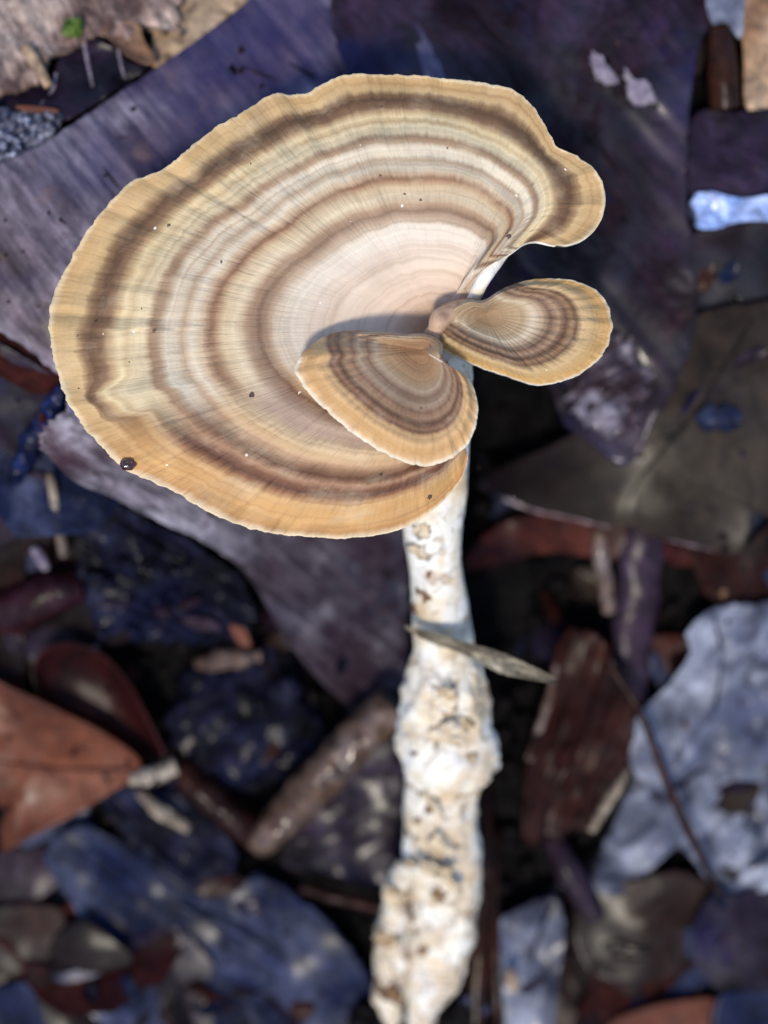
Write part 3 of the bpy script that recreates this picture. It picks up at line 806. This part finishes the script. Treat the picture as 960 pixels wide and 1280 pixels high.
# right of the stalk
leaf('maroon leaf half hidden below the olive-grey leaf edge', M['curled'], [(580, 712), (606, 670), (650, 646), (720, 640), (790, 656), (770, 700), (700, 690), (640, 700)], 0.0034, 0.0005, wave=0.0007, f=0.012, jag=0.04)
tube('purple_stalk', M['purplestalk'], [(806, 640, 0.0026, 26), (800, 720, 0.0030, 27), (792, 800, 0.0028, 25), (780, 920, 0.0014, 22)], 20, 80, None, 0.16, 300, 0.4)
tag(bpy.data.objects['purple_stalk'], 'flat purple leaf stalk rising behind the red bark', 'stalk')
tube('pinkish_twig', M['stick'], [(748, 662, 0.0036, 8), (752, 700, 0.0036, 10), (762, 764, 0.0026, 9)], 12, 24, None, 0.25, 400)
tag(bpy.data.objects['pinkish_twig'], 'short pinkish brown twig below the olive-grey leaf notch', 'twig')
t = thing('red_bark', 'broken red-brown bark slab with ragged lower end and pale torn edge', 'bark')
fan('slab', M['redbark'], [(700, 800), (724, 786), (756, 800), (776, 840), (794, 896), (784, 950), (760, 996), (738, 1040), (716, 1034), (700, 1050), (682, 1044), (664, 1056), (652, 1030), (662, 950), (680, 880)], (722, 920),
    lay(0.0072, 0.0010, 0.015, ridges=(0.00045, 12, R(-72))), 0.002, nr=34, na=200, jag=0.04, parent=t)
tube('torn_or_lit_edge', M['paletwig'], [(786, 960, 0.0070, 4), (764, 996, 0.0074, 7), (738, 1038, 0.0070, 5)], 10, 30, t, 0.3, 500)
tube('torn_or_lit_edge', M['stick'], [(704, 800, 0.0072, 4), (684, 880, 0.0076, 6), (662, 950, 0.0072, 5)], 10, 30, t, 0.35, 400)
BLUE1 = [(796, 900), (836, 856), (866, 812), (858, 792), (886, 764), (930, 756), (1000, 770), (1000, 950), (930, 976), (880, 960), (830, 985), (790, 960)]
leaf('crumpled pale blue-grey leaf with a fine midrib beside the red bark', M['blueleaf'], BLUE1, 0.0040, 0.0004, ridges=(0.0016, 34, R(-55)), wave=0.0030, f=0.02, jag=0.03, nr=30, na=180,
     ribs=[('midrib', 2.6, [(892, 768), (902, 830), (886, 920), (870, 965)]), ('vein', 2, [(900, 830), (940, 860), (990, 880)])], rib_mat=M['slate'])
BLUE2 = [(740, 1100), (776, 1010), (800, 970), (846, 986), (900, 950), (1000, 930), (1000, 1090), (940, 1116), (896, 1112), (850, 1060), (810, 1090), (770, 1120)]
leaf('shiny pale blue leaf lying below the crumpled blue-grey leaf', M['blueleaf'], BLUE2, 0.0020, 0.0004, ridges=(0.0016, 30, R(-40)), wave=0.0030, f=0.02, jag=0.04, nr=30, na=180,
     ribs=[('vein', 2.4, [(960, 960), (930, 1030), (900, 1090)])], rib_mat=M['slate'])
tube('dark_twig', M['redstick'], [(760, 830, 0.0108, 3.5), (800, 890, 0.0098, 4.5), (836, 985, 0.0092, 5), (866, 1050, 0.0080, 5), (900, 1120, 0.0060, 4)], 10, 60, None, 0.2, 400)
tag(bpy.data.objects['dark_twig'], 'long thin dark twig crossing the pale blue leaves', 'twig')
leaf('dark orange-brown leaf under the olive-grey leaf tip', M['redbark'], [(866, 668), (920, 690), (1000, 630), (1000, 780), (930, 760), (880, 740)], 0.0024, 0.0005, wave=0.0007, f=0.012, jag=0.03)
tube('mauve_twig', M['purplestalk'], [(686, 1046, 0.0030, 11), (712, 1090, 0.0036, 17), (744, 1146, 0.0026, 15)], 14, 30, None, 0.2, 300)
tag(bpy.data.objects['mauve_twig'], 'short thick mauve twig below the red bark slab', 'twig')
leaf('small blue leaf standing between the dark stems and mauve twig', M['blueleaf'], [(622, 1160), (650, 1136), (694, 1122), (706, 1170), (698, 1230), (684, 1330), (640, 1330), (628, 1240)], 0.0042, 0.0005, wave=0.0014, f=0.02, jag=0.04,
     ribs=[('midrib', 3, [(690, 1130), (664, 1200), (654, 1300)])], rib_mat=M['slate'])
chunk('tan_seed', M['beige'], 640, 1226, 0.0058, 7, 15, 0.0008, 0.1, 0.25, sub=3)
tag(bpy.data.objects['tan_seed'], 'small tan seed on the blue leaf by the dark stems', 'seed')
for k, (lab, pth) in enumerate((('dark upright stem close beside the white stalk', [(604, 960, 0.0010, 8), (606, 1080, 0.0034, 13), (598, 1180, 0.0040, 14), (592, 1320, 0.0036, 14)]),
                                ('slender dark stem beside the small blue leaf', [(622, 1040, 0.0016, 5), (618, 1150, 0.0040, 7), (624, 1320, 0.0040, 8)]))):
    o = tube('plant_stalk', M['brown'], pth, 14, 50, None, 0.12, 260)
    tag(o, lab, 'stem', 'dark stems beside the stalk')
leaf('dark brown leaf below the pale blue leaves', M['brown'], [(720, 1130), (790, 1100), (860, 1090), (900, 1130), (880, 1200), (800, 1230), (730, 1210)], 0.0020, 0.0005, wave=0.0010, f=0.010, jag=0.04)
leaf('brown leaf with bluish gloss beneath the dark twig end', M['violet'], [(880, 1130), (940, 1110), (1000, 1090), (1000, 1230), (920, 1250), (870, 1200)], 0.0030, 0.0005, wave=0.0010, f=0.010, jag=0.04)
leaf('bright rust-red leaf edge below the dark brown leaf', M['orange'], [(760, 1284), (800, 1262), (860, 1250), (900, 1256), (900, 1330), (760, 1330)], 0.0030, 0.0005, wave=0.0007, f=0.012, jag=0.03)
leaf('blue-grey leaf corner beside the rust-red leaf', M['slate'], [(896, 1250), (950, 1240), (1000, 1250), (1000, 1330), (900, 1330)], 0.0034, 0.0005, wave=0.0007, f=0.012, jag=0.03)
leaf('dark maroon leaf between mauve twig and rust-red leaf', M['brown'], [(690, 1210), (740, 1190), (800, 1220), (790, 1280), (740, 1330), (690, 1330)], 0.0012, 0.0005, wave=0.0007, f=0.012, jag=0.03)

# ------------------------------------------------------------------ the mushroom
mush = thing('bracket_mushroom', 'zoned tan and brown funnel mushroom with two small caps on a white stalk', 'mushroom')
C0 = (552, 412)
CAP = [(588, 374, .22), (600, 348, .34), (618, 320, .46), (640, 300, .60), (662, 291, .82), (680, 302, 1), (704, 307, 1), (730, 299, 1), (750, 278, 1), (757, 248, 1), (748, 218, 1), (722, 196, 1), (696, 182, 1), (682, 158, 1), (664, 130, 1), (640, 112, 1), (600, 103, 1), (560, 98, 1),
       (510, 94, 1), (470, 93, 1), (436, 94, 1), (408, 102, 1), (388, 114, 1), (370, 118, 1), (346, 117, 1), (326, 124, 1), (306, 139, 1), (276, 155, 1), (248, 175, 1), (224, 196, 1), (206, 210, 1), (186, 219, 1), (162, 229, 1), (140, 250, 1), (118, 276, 1), (100, 302, 1), (88, 326, 1),
       (74, 352, 1), (63, 382, 1), (62, 410, 1), (65, 440, 1), (72, 470, 1), (86, 505, 1), (108, 538, 1), (134, 566, 1), (158, 588, 1), (190, 602, 1), (222, 617, 1), (256, 638, 1), (294, 654, 1), (330, 665, 1), (380, 671, 1), (436, 673, 1), (490, 665, 1), (528, 648, 1), (556, 624, 1), (576, 600, 1), (585, 572, 1)]
BEND = [(570, 393), (572, 376), (577, 352), (581, 332), (583, 314), (585, 301), (589, 288), (595, 277), (601, 268), (605, 261), (606, 258), (606, 260), (606, 266), (608, 272)]
CAP = [(x, y, w, *(BEND[i] if i < len(BEND) else ((x + C0[0]) / 2, (y + C0[1]) / 2))) for i, (x, y, w) in enumerate(CAP)]
def cap_z(px, py, t, s):
    th = math.atan2(py - C0[1], px - C0[0])
    dist = math.hypot(px - C0[0], py - C0[1])
    tt = min(t, dist / 210.0)
    z = 0.0350 + 0.0066 * sstep(0.0, 0.62, tt) ** 0.9 - 0.0020 * sstep(0.74, 1.0, min(t, dist / 110.0)) ** 1.2
    z += 0.00016 * math.sin(t * 52 + 2 * N(th * 2, t * 2, 4)) * sstep(0.3, 0.5, t)
    w = sstep(0.25, 1.0, t)
    z += 0.0011 * w * N(px * 0.010, py * 0.010, 2.2) + 0.0004 * w * N(px * 0.035, py * 0.035, 8)
    z += 0.00030 * w * w * N(s * 70, t * 1.5, 6)
    z += 0.00010 * w * w * N(s * 220, t * 2.0, 9)
    # radial folds in the rim
    for a0, wd, d in ((-3.10, 0.018, -0.0005), (-2.61, 0.022, -0.0004), (-2.13, 0.03, -0.0005), (2.93, 0.03, 0.0005), (-0.62, 0.05, -0.0006)):
        z += d * math.exp(-((th - a0) / wd) ** 2) * sstep(0.45, 1.0, t)
    return z
def cap_ring(t, q, s, px, py):
    w = q[2]
    th = math.atan2(py - C0[1], px - C0[0])
    r = t * w if w < 1 else t
    r += 0.008 * N(s * 16, 1.7, t * 2) * sstep(0.2, 0.6, t) * (1 - sstep(0.93, 1, t))
    # zones set off against each other along folds
    for a0, d in ((-2.61, 0.010), (2.93, -0.018), (-3.10, 0.006)):
        r += d * sstep(-0.012, 0.012, th - a0) * math.exp(-abs(th - a0) * 4) * sstep(0.5, 0.8, t) * (1 - sstep(0.95, 1, t))
    if 2.86 < th < 3.0:
        r -= 0.05 * sstep(0.80, 0.86, t) * (1 - sstep(0.92, 0.97, t)) * sstep(2.86, 2.89, th) * (1 - sstep(2.95, 3.0, th))
    return max(0.0, min(1.0, r))
def cap_sector(px, py):
    th = math.atan2(py - C0[1], px - C0[0])          # pi = towards the left of the photo, pi/2 = down
    return (1 - sstep(2.70, 2.96, th)) * sstep(0.5, 0.8, th) if th > 0 else 0.0
fan('cap', [M_CAP, M_PORE], CAP, C0, cap_z, 0.0011, closed=False, nr=130, na=620, parent=mush, jag=0.006, jagf=0.09, ringf=cap_ring, extra=cap_sector, smooth=40)
# rolled white lip where the pore side shows along the notch
tube('pore_lip', M_PORE, [(px, py, cap_z(px - 4, py - 3, 1, 0) - 0.0006, r) for px, py, r in ((586, 384, 6), (594, 368, 9), (606, 346, 9), (624, 321, 9), (645, 302, 7), (668, 297, 3))], 14, 50, mush, 0.15, 500, lift=False)

C1 = (527, 437)
CAP1 = [(552, 428, .30), (534, 418, .26), (505, 417, .45), (470, 414, .52), (436, 413, .60), (408, 419, .74), (388, 432, .86), (373, 448, 1), (368, 460, 1), (374, 474, 1), (388, 494, 1), (408, 513, 1), (430, 533, 1), (460, 555, 1), (492, 572, 1), (522, 582, 1), (552, 579, 1), (576, 565, 1),
        (590, 545, 1), (597, 520, 1), (596, 496, 1), (588, 477, 1), (576, 465, .9), (560, 455, .6), (553, 442, .4)]
def cap1_z(px, py, t, s):
    te = t * t * 1.25 / (t + 0.25)
    z = 0.0412 + 0.0040 * math.sin(min(1.0, te) * 2.0) - 0.0010 * sstep(0.8, 1.0, t)
    z -= 0.0030 * sstep(446, 412, py)
    z += 0.00025 * t * N(s * 60, t, 3) + 0.00012 * math.sin(t * 40) * t + 0.0003 * t * N(px * 0.03, py * 0.03, 5)
    return z
fan('small_cap', [M_CAPS, M_PORE], CAP1, C1, cap1_z, 0.0010, nr=80, na=360, parent=mush, jag=0.012, jagf=0.10)

C2 = (606, 394)
CAP2 = [(541, 402, .62), (556, 386, .36), (580, 374, .20), (604, 375, .22), (630, 360, .55), (660, 350, .85), (690, 348, 1), (720, 351, 1), (744, 362, 1), (760, 382, 1), (766, 406, 1), (758, 436, 1), (734, 462, 1), (702, 477, 1), (668, 481, 1), (636, 471, 1), (600, 459, 1), (570, 446, 1), (548, 433, 1), (538, 418, .9)]
def cap2_z(px, py, t, s):
    te = t * t * 1.25 / (t + 0.25)
    z = 0.0390 + 0.0026 * math.sin(min(1.0, te) * 1.9) - 0.0014 * sstep(0.75, 1.0, t)
    z -= 0.0012 * sstep(600, 545, px)
    z += 0.00025 * t * N(s * 60, t, 13) + 0.00012 * math.sin(t * 40) * t + 0.0003 * t * N(px * 0.03, py * 0.03, 15)
    return z
fan('side_cap', [M_CAPR, M_PORE], CAP2, C2, cap2_z, 0.0010, nr=80, na=320, parent=mush, jag=0.012, jagf=0.10)
n_ = Nodes('pinkish_neck')
M_NECK = n_.out(n_.ramp(n_.noise(500, 4), [(0.35, lin((134, 102, 80))), (0.65, lin((186, 152, 124)))]), 0.55, n_.bump(n_.noise(1200, 3), 0.0003, 0.6))
tube('neck', M_NECK, [(592, 382, 0.0384, 9), (570, 386, 0.0392, 13), (552, 398, 0.0400, 14), (543, 412, 0.0402, 11), (538, 428, 0.0384, 11)], 14, 40, mush, 0.25, 500, lift=False)

# stalk: centre line, width and height from under the caps down to the litter
ST = [(420, 548, 40, .0340), (470, 552, 40, .0325), (540, 548, 40, .0300), (600, 544, 40, .0272), (640, 541, 39, .0254), (700, 543, 33, .0226), (740, 548, 34, .0208), (775, 551, 36, .0192), (805, 555, 38, .0180), (835, 556, 48, .0168),
      (870, 556, 53, .0156), (905, 557, 56, .0144), (930, 560, 60, .0136), (950, 559, 57, .0128), (975, 555, 46, .0116), (1010, 552, 46, .0102), (1050, 553, 47, .0088), (1090, 555, 45, .0074), (1130, 554, 44, .0060), (1165, 551, 42, .0048), (1195, 547, 38, .0038), (1220, 541, 34, .0028), (1240, 533, 27, .0018), (1258, 528, 20, .0008), (1290, 526, 17, -.001)]
def build_stipe():
    pts = [(*P(cx, py, z), z, r * W / 960 * (H - z) / D, py) for py, cx, r, z in ST]
    steps, ns = 300, 96
    c = catmull(pts, steps, False)
    verts, faces, low = [], [], []
    for k, q in enumerate(c):
        p = Vector(q[:3])
        tan = (Vector(c[min(k + 1, steps - 1)][:3]) - Vector(c[max(k - 1, 0)][:3])).normalized()
        side = tan.cross(Vector((0, 0, 1))).normalized()
        up = side.cross(tan)
        py = q[4]
        rough = 0.06 + 0.11 * sstep(780, 830, py) - 0.03 * sstep(975, 1040, py)
        for s in range(ns):
            an = 2 * math.pi * s / ns
            d = side * math.cos(an) + up * math.sin(an)
            w = p + d * q[3]
            f = N(w.x * 210, w.y * 210, w.z * 210) + 0.6 * N(w.x * 520, w.y * 520, w.z * 520) + 0.35 * N(w.x * 1200, w.y * 1200, w.z * 1200)
            r = q[3] * (1 + rough * f)
            # the sunken patch with a raised ring on the swollen part
            if s < ns / 2 and 820 < py < 960:
                u = (an - math.pi / 2) / 0.75; v = (py - 890) / 52
                dd = math.hypot(u, v)
                r += 0.0006 * math.exp(-((dd - 1.0) / 0.30) ** 2) - 0.0007 * math.exp(-(dd / 0.7) ** 2)
            verts.append(tuple(p + d * r))
            low.append((0.7 + 0.3 * sstep(800, 900, py)) * (1 - 0.6 * sstep(560, 585, 548 + 45 * math.cos(an))))
    for k in range(steps - 1):
        for s in range(ns):
            a, b = k * ns + s, k * ns + (s + 1) % ns
            faces.append((a, b, b + ns, a + ns))
    faces.append(tuple(reversed(range(ns))))
    faces.append(tuple((steps - 1) * ns + s for s in range(ns)))
    return link_mesh('stalk', verts, faces, M_STIPE, mush, None, {'low': low})
build_stipe()
tube('side_knob', M_STIPE, [(506, 1080, .0072, 12), (496, 1108, .0074, 15), (495, 1145, .0068, 19), (488, 1190, .0056, 21), (490, 1222, .0040, 21), (486, 1250, .0018, 17), (490, 1280, -.002, 12)], 40, 110, mush, 0.32, 380, lift=False)
chunk('collar_lump', M_STIPE, 606, 938, 0.0, 20, 24, 0.0022, 0.2, 0.4, sub=4, parent=mush)
_o = [o for o in bpy.data.objects if o.name.startswith('collar_lump')][0]
_x, _y, _z = GP(606, 938)
_tx, _ty = P(600, 938, 0.0136)
for v in _o.data.vertices:
    v.co.x += _tx - _x; v.co.y += _ty - _y; v.co.z += 0.0136 - _z

for px, py, l, rx, ry, lab in ((462, 1272, 0.0030, 26, 20, 'dark soil clump packed against the side knob of the stalk foot'), (580, 1272, 0.0030, 30, 26, 'dark soil clump between the stalk foot and dark stems'), (508, 1296, 0.0048, 16, 14, 'small soil clump lying on the stalk foot')):
    o = chunk('soil_clump', M['crumb'], px, py, l, rx, ry, 0.0026, px, 0.5, sub=4)
    tag(o, lab, 'soil', 'soil clumps around the stalk foot')

# ------------------------------------------------------------------ small things lying on what the ray meets
bpy.context.view_layer.update()
dg = bpy.context.evaluated_depsgraph_get()
def hit(px, py):
    x, y = P(px, py, 0.0)
    d = (Vector((x, y, 0)) - Vector((0, 0, H))).normalized()
    ok, loc, nor, *_ = sc.ray_cast(dg, Vector((0, 0, H)), d)
    return loc, nor

# flakes of peeling skin and smears of soil on the stalk
rnd = random.Random(21)
for kind, px, py, r in [('skin_flake', *q) for q in ((542, 1092, 26), (552, 1060, 17), (528, 1058, 14), (556, 872, 24), (545, 915, 22), (574, 905, 16), (535, 1004, 16), (588, 946, 12), (496, 1120, 14), (484, 1170, 13), (524, 690, 12), (528, 664, 10))] + [('soil_smear', *q) for q in ((536, 718, 4), (522, 738, 4), (532, 746, 5), (518, 762, 6), (535, 1008, 9),
                  (548, 1118, 6), (570, 1108, 5), (514, 1140, 8), (530, 1188, 8), (520, 1164, 5), (488, 1240, 13), (512, 1042, 6), (522, 1026, 5))]:
    loc, nor = hit(px, py)
    bm = bmesh.new()
    bmesh.ops.create_icosphere(bm, subdivisions=3, radius=1.0)
    sd = rnd.random() * 50
    q = nor.to_track_quat('Z', 'Y').to_matrix()
    rr = r * W / 960 * (H - loc.z) / D
    ax, ay = rnd.uniform(0.6, 1.3), rnd.uniform(0.6, 1.3)
    for v in bm.verts:
        p = v.co
        k = 1 + 1.1 * N(p.x * 1.9 + sd, p.y * 1.9, p.z) + 0.8 * N(p.x * 5 + sd, p.y * 5, p.z)
        v.co = loc + q @ Vector((p.x * rr * k * ax, p.y * rr * k * ay, p.z * rr * (0.18 if kind == 'soil_smear' else 0.11 + 0.08 * N(p.x * 3 + sd, p.y * 3, 9)) - rr * 0.03))
    me = bpy.data.meshes.new(kind); bm.to_mesh(me); bm.free()
    me.materials.append(M['smear'] if kind == 'soil_smear' else M['flake'])
    me.polygons.foreach_set('use_smooth', [True] * len(me.polygons))
    o = bpy.data.objects.new(kind, me); col.objects.link(o); o.parent = mush

# withered grass blade leaning on the stalk, its near edge standing up
def build_blade():
    pts = [(506, 784, 2.5), (540, 797, 7), (580, 810, 8), (620, 826, 13), (655, 838, 10), (696, 851, 3)]
    c = catmull(pts, 60, False)
    base = hit(550, 806)[0].z
    verts, faces = [], []
    nv = 7
    for lay_ in (0, 1):
        for k, (px, py, hw) in enumerate(c):
            u = k / 59
            for j in range(nv):
                v = -1 + 2 * j / (nv - 1)
                z = base + 0.0012 + 0.0012 * u + 0.0022 * (0.5 - 0.5 * v) * math.sin(math.pi * min(1, u * 1.2 + 0.08)) - 0.0006 * (1 - v * v) + 0.0004 * N(u * 9, v, 2) - lay_ * 0.0003
                x, y = P(px + 2.0 * N(u * 14, v * 2, 5), py + v * hw + 1.5 * N(u * 20, 3), z)
                verts.append((x, y, z))
    m = 60 * nv
    for k in range(59):
        for j in range(nv - 1):
            a = k * nv + j
            f = (a, a + 1, a + nv + 1, a + nv)
            faces.append(tuple(reversed(f))); faces.append(tuple(m + i for i in f))
        for j in (0, nv - 1):
            a = k * nv + j
            f = (a, a + nv, m + a + nv, m + a)
            faces.append(f if j else tuple(reversed(f)))
    o = link_mesh('grass_blade', verts, faces, M['blade'])
    tag(o, 'withered grey-brown grass blade lying across the white stalk', 'grass blade')
build_blade()

def seed(px, py):
    loc, nor = hit(px, py)
    bm = bmesh.new()
    bmesh.ops.create_icosphere(bm, subdivisions=4, radius=1.0)
    for v in bm.verts:
        p = v.co
        k = 1 + 0.35 * N(p.x * 1.7, p.y * 1.7, p.z * 1.7 + 4) + 0.15 * N(p.x * 5, p.y * 5, p.z * 5)
        v.co = (loc.x + p.x * 0.00085 * k, loc.y + p.y * 0.00065 * k, loc.z + 0.0003 + p.z * 0.0007 * k)
    me = bpy.data.meshes.new('dark_seed'); bm.to_mesh(me); bm.free()
    me.materials.append(M_SEED)
    me.polygons.foreach_set('use_smooth', [True] * len(me.polygons))
    o = bpy.data.objects.new('dark_seed', me); col.objects.link(o)
    tag(o, 'shiny dark seed stuck on the rim of the big cap', 'seed')
seed(160, 581)

drop_mesh = None
def drop(px, py, r, label, group=None):
    global drop_mesh
    loc, nor = hit(px, py)
    if drop_mesh is None:
        bm = bmesh.new()
        bmesh.ops.create_icosphere(bm, subdivisions=3, radius=1.0)
        for v in bm.verts:
            v.co.z = v.co.z * (0.75 if v.co.z > 0 else 0.25)
        drop_mesh = bpy.data.meshes.new('water_drop'); bm.to_mesh(drop_mesh); bm.free()
        drop_mesh.materials.append(M_WATER)
        drop_mesh.polygons.foreach_set('use_smooth', [True] * len(drop_mesh.polygons))
    o = bpy.data.objects.new('water_drop', drop_mesh)
    col.objects.link(o)
    s = r * W / 960
    o.location = loc + nor * s * 0.1
    o.rotation_euler = nor.to_track_quat('Z', 'Y').to_euler()
    o.scale = (s, s * random.uniform(0.85, 1.25), s)
    tag(o, label, 'water drop', group)
for px, py, r in ((603, 577, 8), (604, 592, 9), (607, 605, 7)):
    drop(px, py, r, 'clear water drop at the olive-grey leaf tip beside the big cap', 'drops at the olive-grey leaf tip')
for px, py, r in ((626, 620, 8), (638, 626, 5)):
    drop(px, py, r, ('larger' if r > 6 else 'smaller') + ' of two water drops on the straight edge of the olive-grey leaf', 'drops on the leaf edge')
for px, py, r in ((952, 110, 6), (952, 122, 6), (951, 134, 6)):
    drop(px, py, r, 'one of three touching water drops in a row on the tan wet leaf', 'drops on the tan leaf')
drop(950, 34, 6, 'single round water drop alone on the upper part of the tan wet leaf')
for px, py, r in ((444, 922, 6), (450, 935, 6)):
    drop(px, py, r, 'water drop on the grey end of the forked stick', 'drops on the forked stick')
for px, py, r in ((46, 948, 6), (106, 934, 6)):
    drop(px, py, r, 'water drop on the flat orange-brown leaf', 'drops on the orange-brown leaf')
drop(326, 882, 6, 'water drop on the dark damp soil clod')

def build_flecks():
    """flecks, fibres and grains too many to count, lying on whatever the bed offers"""
    rnd = random.Random(33)
    mats = [M['crumb'], M['soil'], M['violet'], M['brown'], M['brown'], M['smear'], M['slate'], M['redbark'], M['purplestalk']]
    keep = set()
    for o in bpy.data.objects:
        r = o
        while r.parent:
            r = r.parent
        if r.name.startswith(('bracket', 'grass_blade', 'water', 'dark_seed')):
            keep.add(o.name)
    verts, faces, fm = [], [], []
    bm = bmesh.new(); bmesh.ops.create_icosphere(bm, subdivisions=1, radius=1.0)
    base = [v.co.copy() for v in bm.verts]; bf = [tuple(v.index for v in f.verts) for f in bm.faces]; bm.free()
    for _ in range(650):
        px, py = rnd.uniform(-60, 1020), rnd.uniform(-60, 1340)
        x, y = P(px, py, 0.0)
        ok, loc, nor, idx, ob, mtx = sc.ray_cast(dg, Vector((0, 0, H)), (Vector((x, y, 0)) - Vector((0, 0, H))).normalized())
        if not ok or ob.name in keep or N(px * 0.012, py * 0.012, 8) < -0.12:
            continue
        mi = rnd.choice((0, 0, 0, 1, 1, 2, 3, 4, 4, 5))
        r = 0.00010 + 0.00045 * rnd.random() ** 3
        lx, ly = (rnd.uniform(3, 9), 0.5) if rnd.random() < 0.22 else (rnd.uniform(0.7, 2.0), 1.0)
        if lx > 3:
            r *= 0.6
        a = rnd.uniform(0, 6.28); ca, sa = math.cos(a), math.sin(a); sd = rnd.random() * 99
        q = nor.to_track_quat('Z', 'Y').to_matrix()
        o = len(verts)
        for c in base:
            k = 1 + 0.7 * N(c.x * 1.5 + sd, c.y * 1.5, c.z * 1.5)
            u, v, w = c.x * r * lx * k, c.y * r * ly * k, c.z * r * 0.5
            p = loc + q @ Vector((u * ca - v * sa, u * sa + v * ca, w + r * 0.2))
            verts.append(tuple(p))
        faces += [tuple(o + i for i in f) for f in bf]; fm += [mi] * len(bf)
    # torn scraps of dead leaf caught on top of the litter
    n_s = 0
    while n_s < 40:
        px, py = rnd.uniform(-40, 1000), rnd.uniform(-40, 1320)
        if not (py > 690 or px > 860 or py < 120 and px < 250 or px < 90 and py > 560):
            if rnd.random() < 0.93:
                continue
        n_s += 1
        bad = False
        for dx, dy in ((0, 0), (36, 0), (-36, 0), (0, 36), (0, -36)):
            x, y = P(px + dx, py + dy, 0.0)
            ok, loc, nor, idx, ob, mtx = sc.ray_cast(dg, Vector((0, 0, H)), (Vector((x, y, 0)) - Vector((0, 0, H))).normalized())
            if (dx, dy) == (0, 0):
                l0, n0 = loc, nor
            bad = bad or not ok or ob.name in keep
        if bad:
            continue
        L = rnd.uniform(0.0010, 0.0036); wd = L * rnd.uniform(0.15, 0.6)
        q = n0.to_track_quat('Z', 'Y').to_matrix()
        a = rnd.uniform(0, 6.28); ca, sa = math.cos(a), math.sin(a); sd = rnd.random() * 99; cu = rnd.uniform(-0.6, 0.8)
        mi = rnd.choice((2, 3, 3, 6, 7, 8, 2))
        o = len(verts); nu, nv = 9, 4
        for lay_ in (0, 1):
            for i in range(nu + 1):
                u = -1 + 2 * i / nu
                hw = wd * math.sqrt(max(0.03, 1 - u * u)) * (1 + 0.8 * N(u * 2.6 + sd, 1))
                for j in range(nv + 1):
                    v = -1 + 2 * j / nv
                    lx, ly = u * L, v * hw + 0.25 * L * N(u + sd, 4)
                    z = 0.0003 + cu * v * v * wd * 0.6 + 0.20 * L * N(u * 1.3 + sd, v * 0.8, 7) - lay_ * 0.00015
                    verts.append(tuple(l0 + q @ Vector((lx * ca - ly * sa, lx * sa + ly * ca, z))))
        m1 = (nu + 1) * (nv + 1)
        for i in range(nu):
            for j in range(nv):
                b = o + i * (nv + 1) + j
                f = (b, b + nv + 1, b + nv + 2, b + 1)
                faces.append(f); fm.append(mi)
                faces.append(tuple(m1 + w for w in reversed(f))); fm.append(mi)
    o = link_mesh('debris_fleck_cover', verts, faces, mats, None, fm)
    o['kind'] = 'stuff'
    tag(o, 'tiny flecks, fibres and grains strewn over the dead leaves', 'debris')
build_flecks()
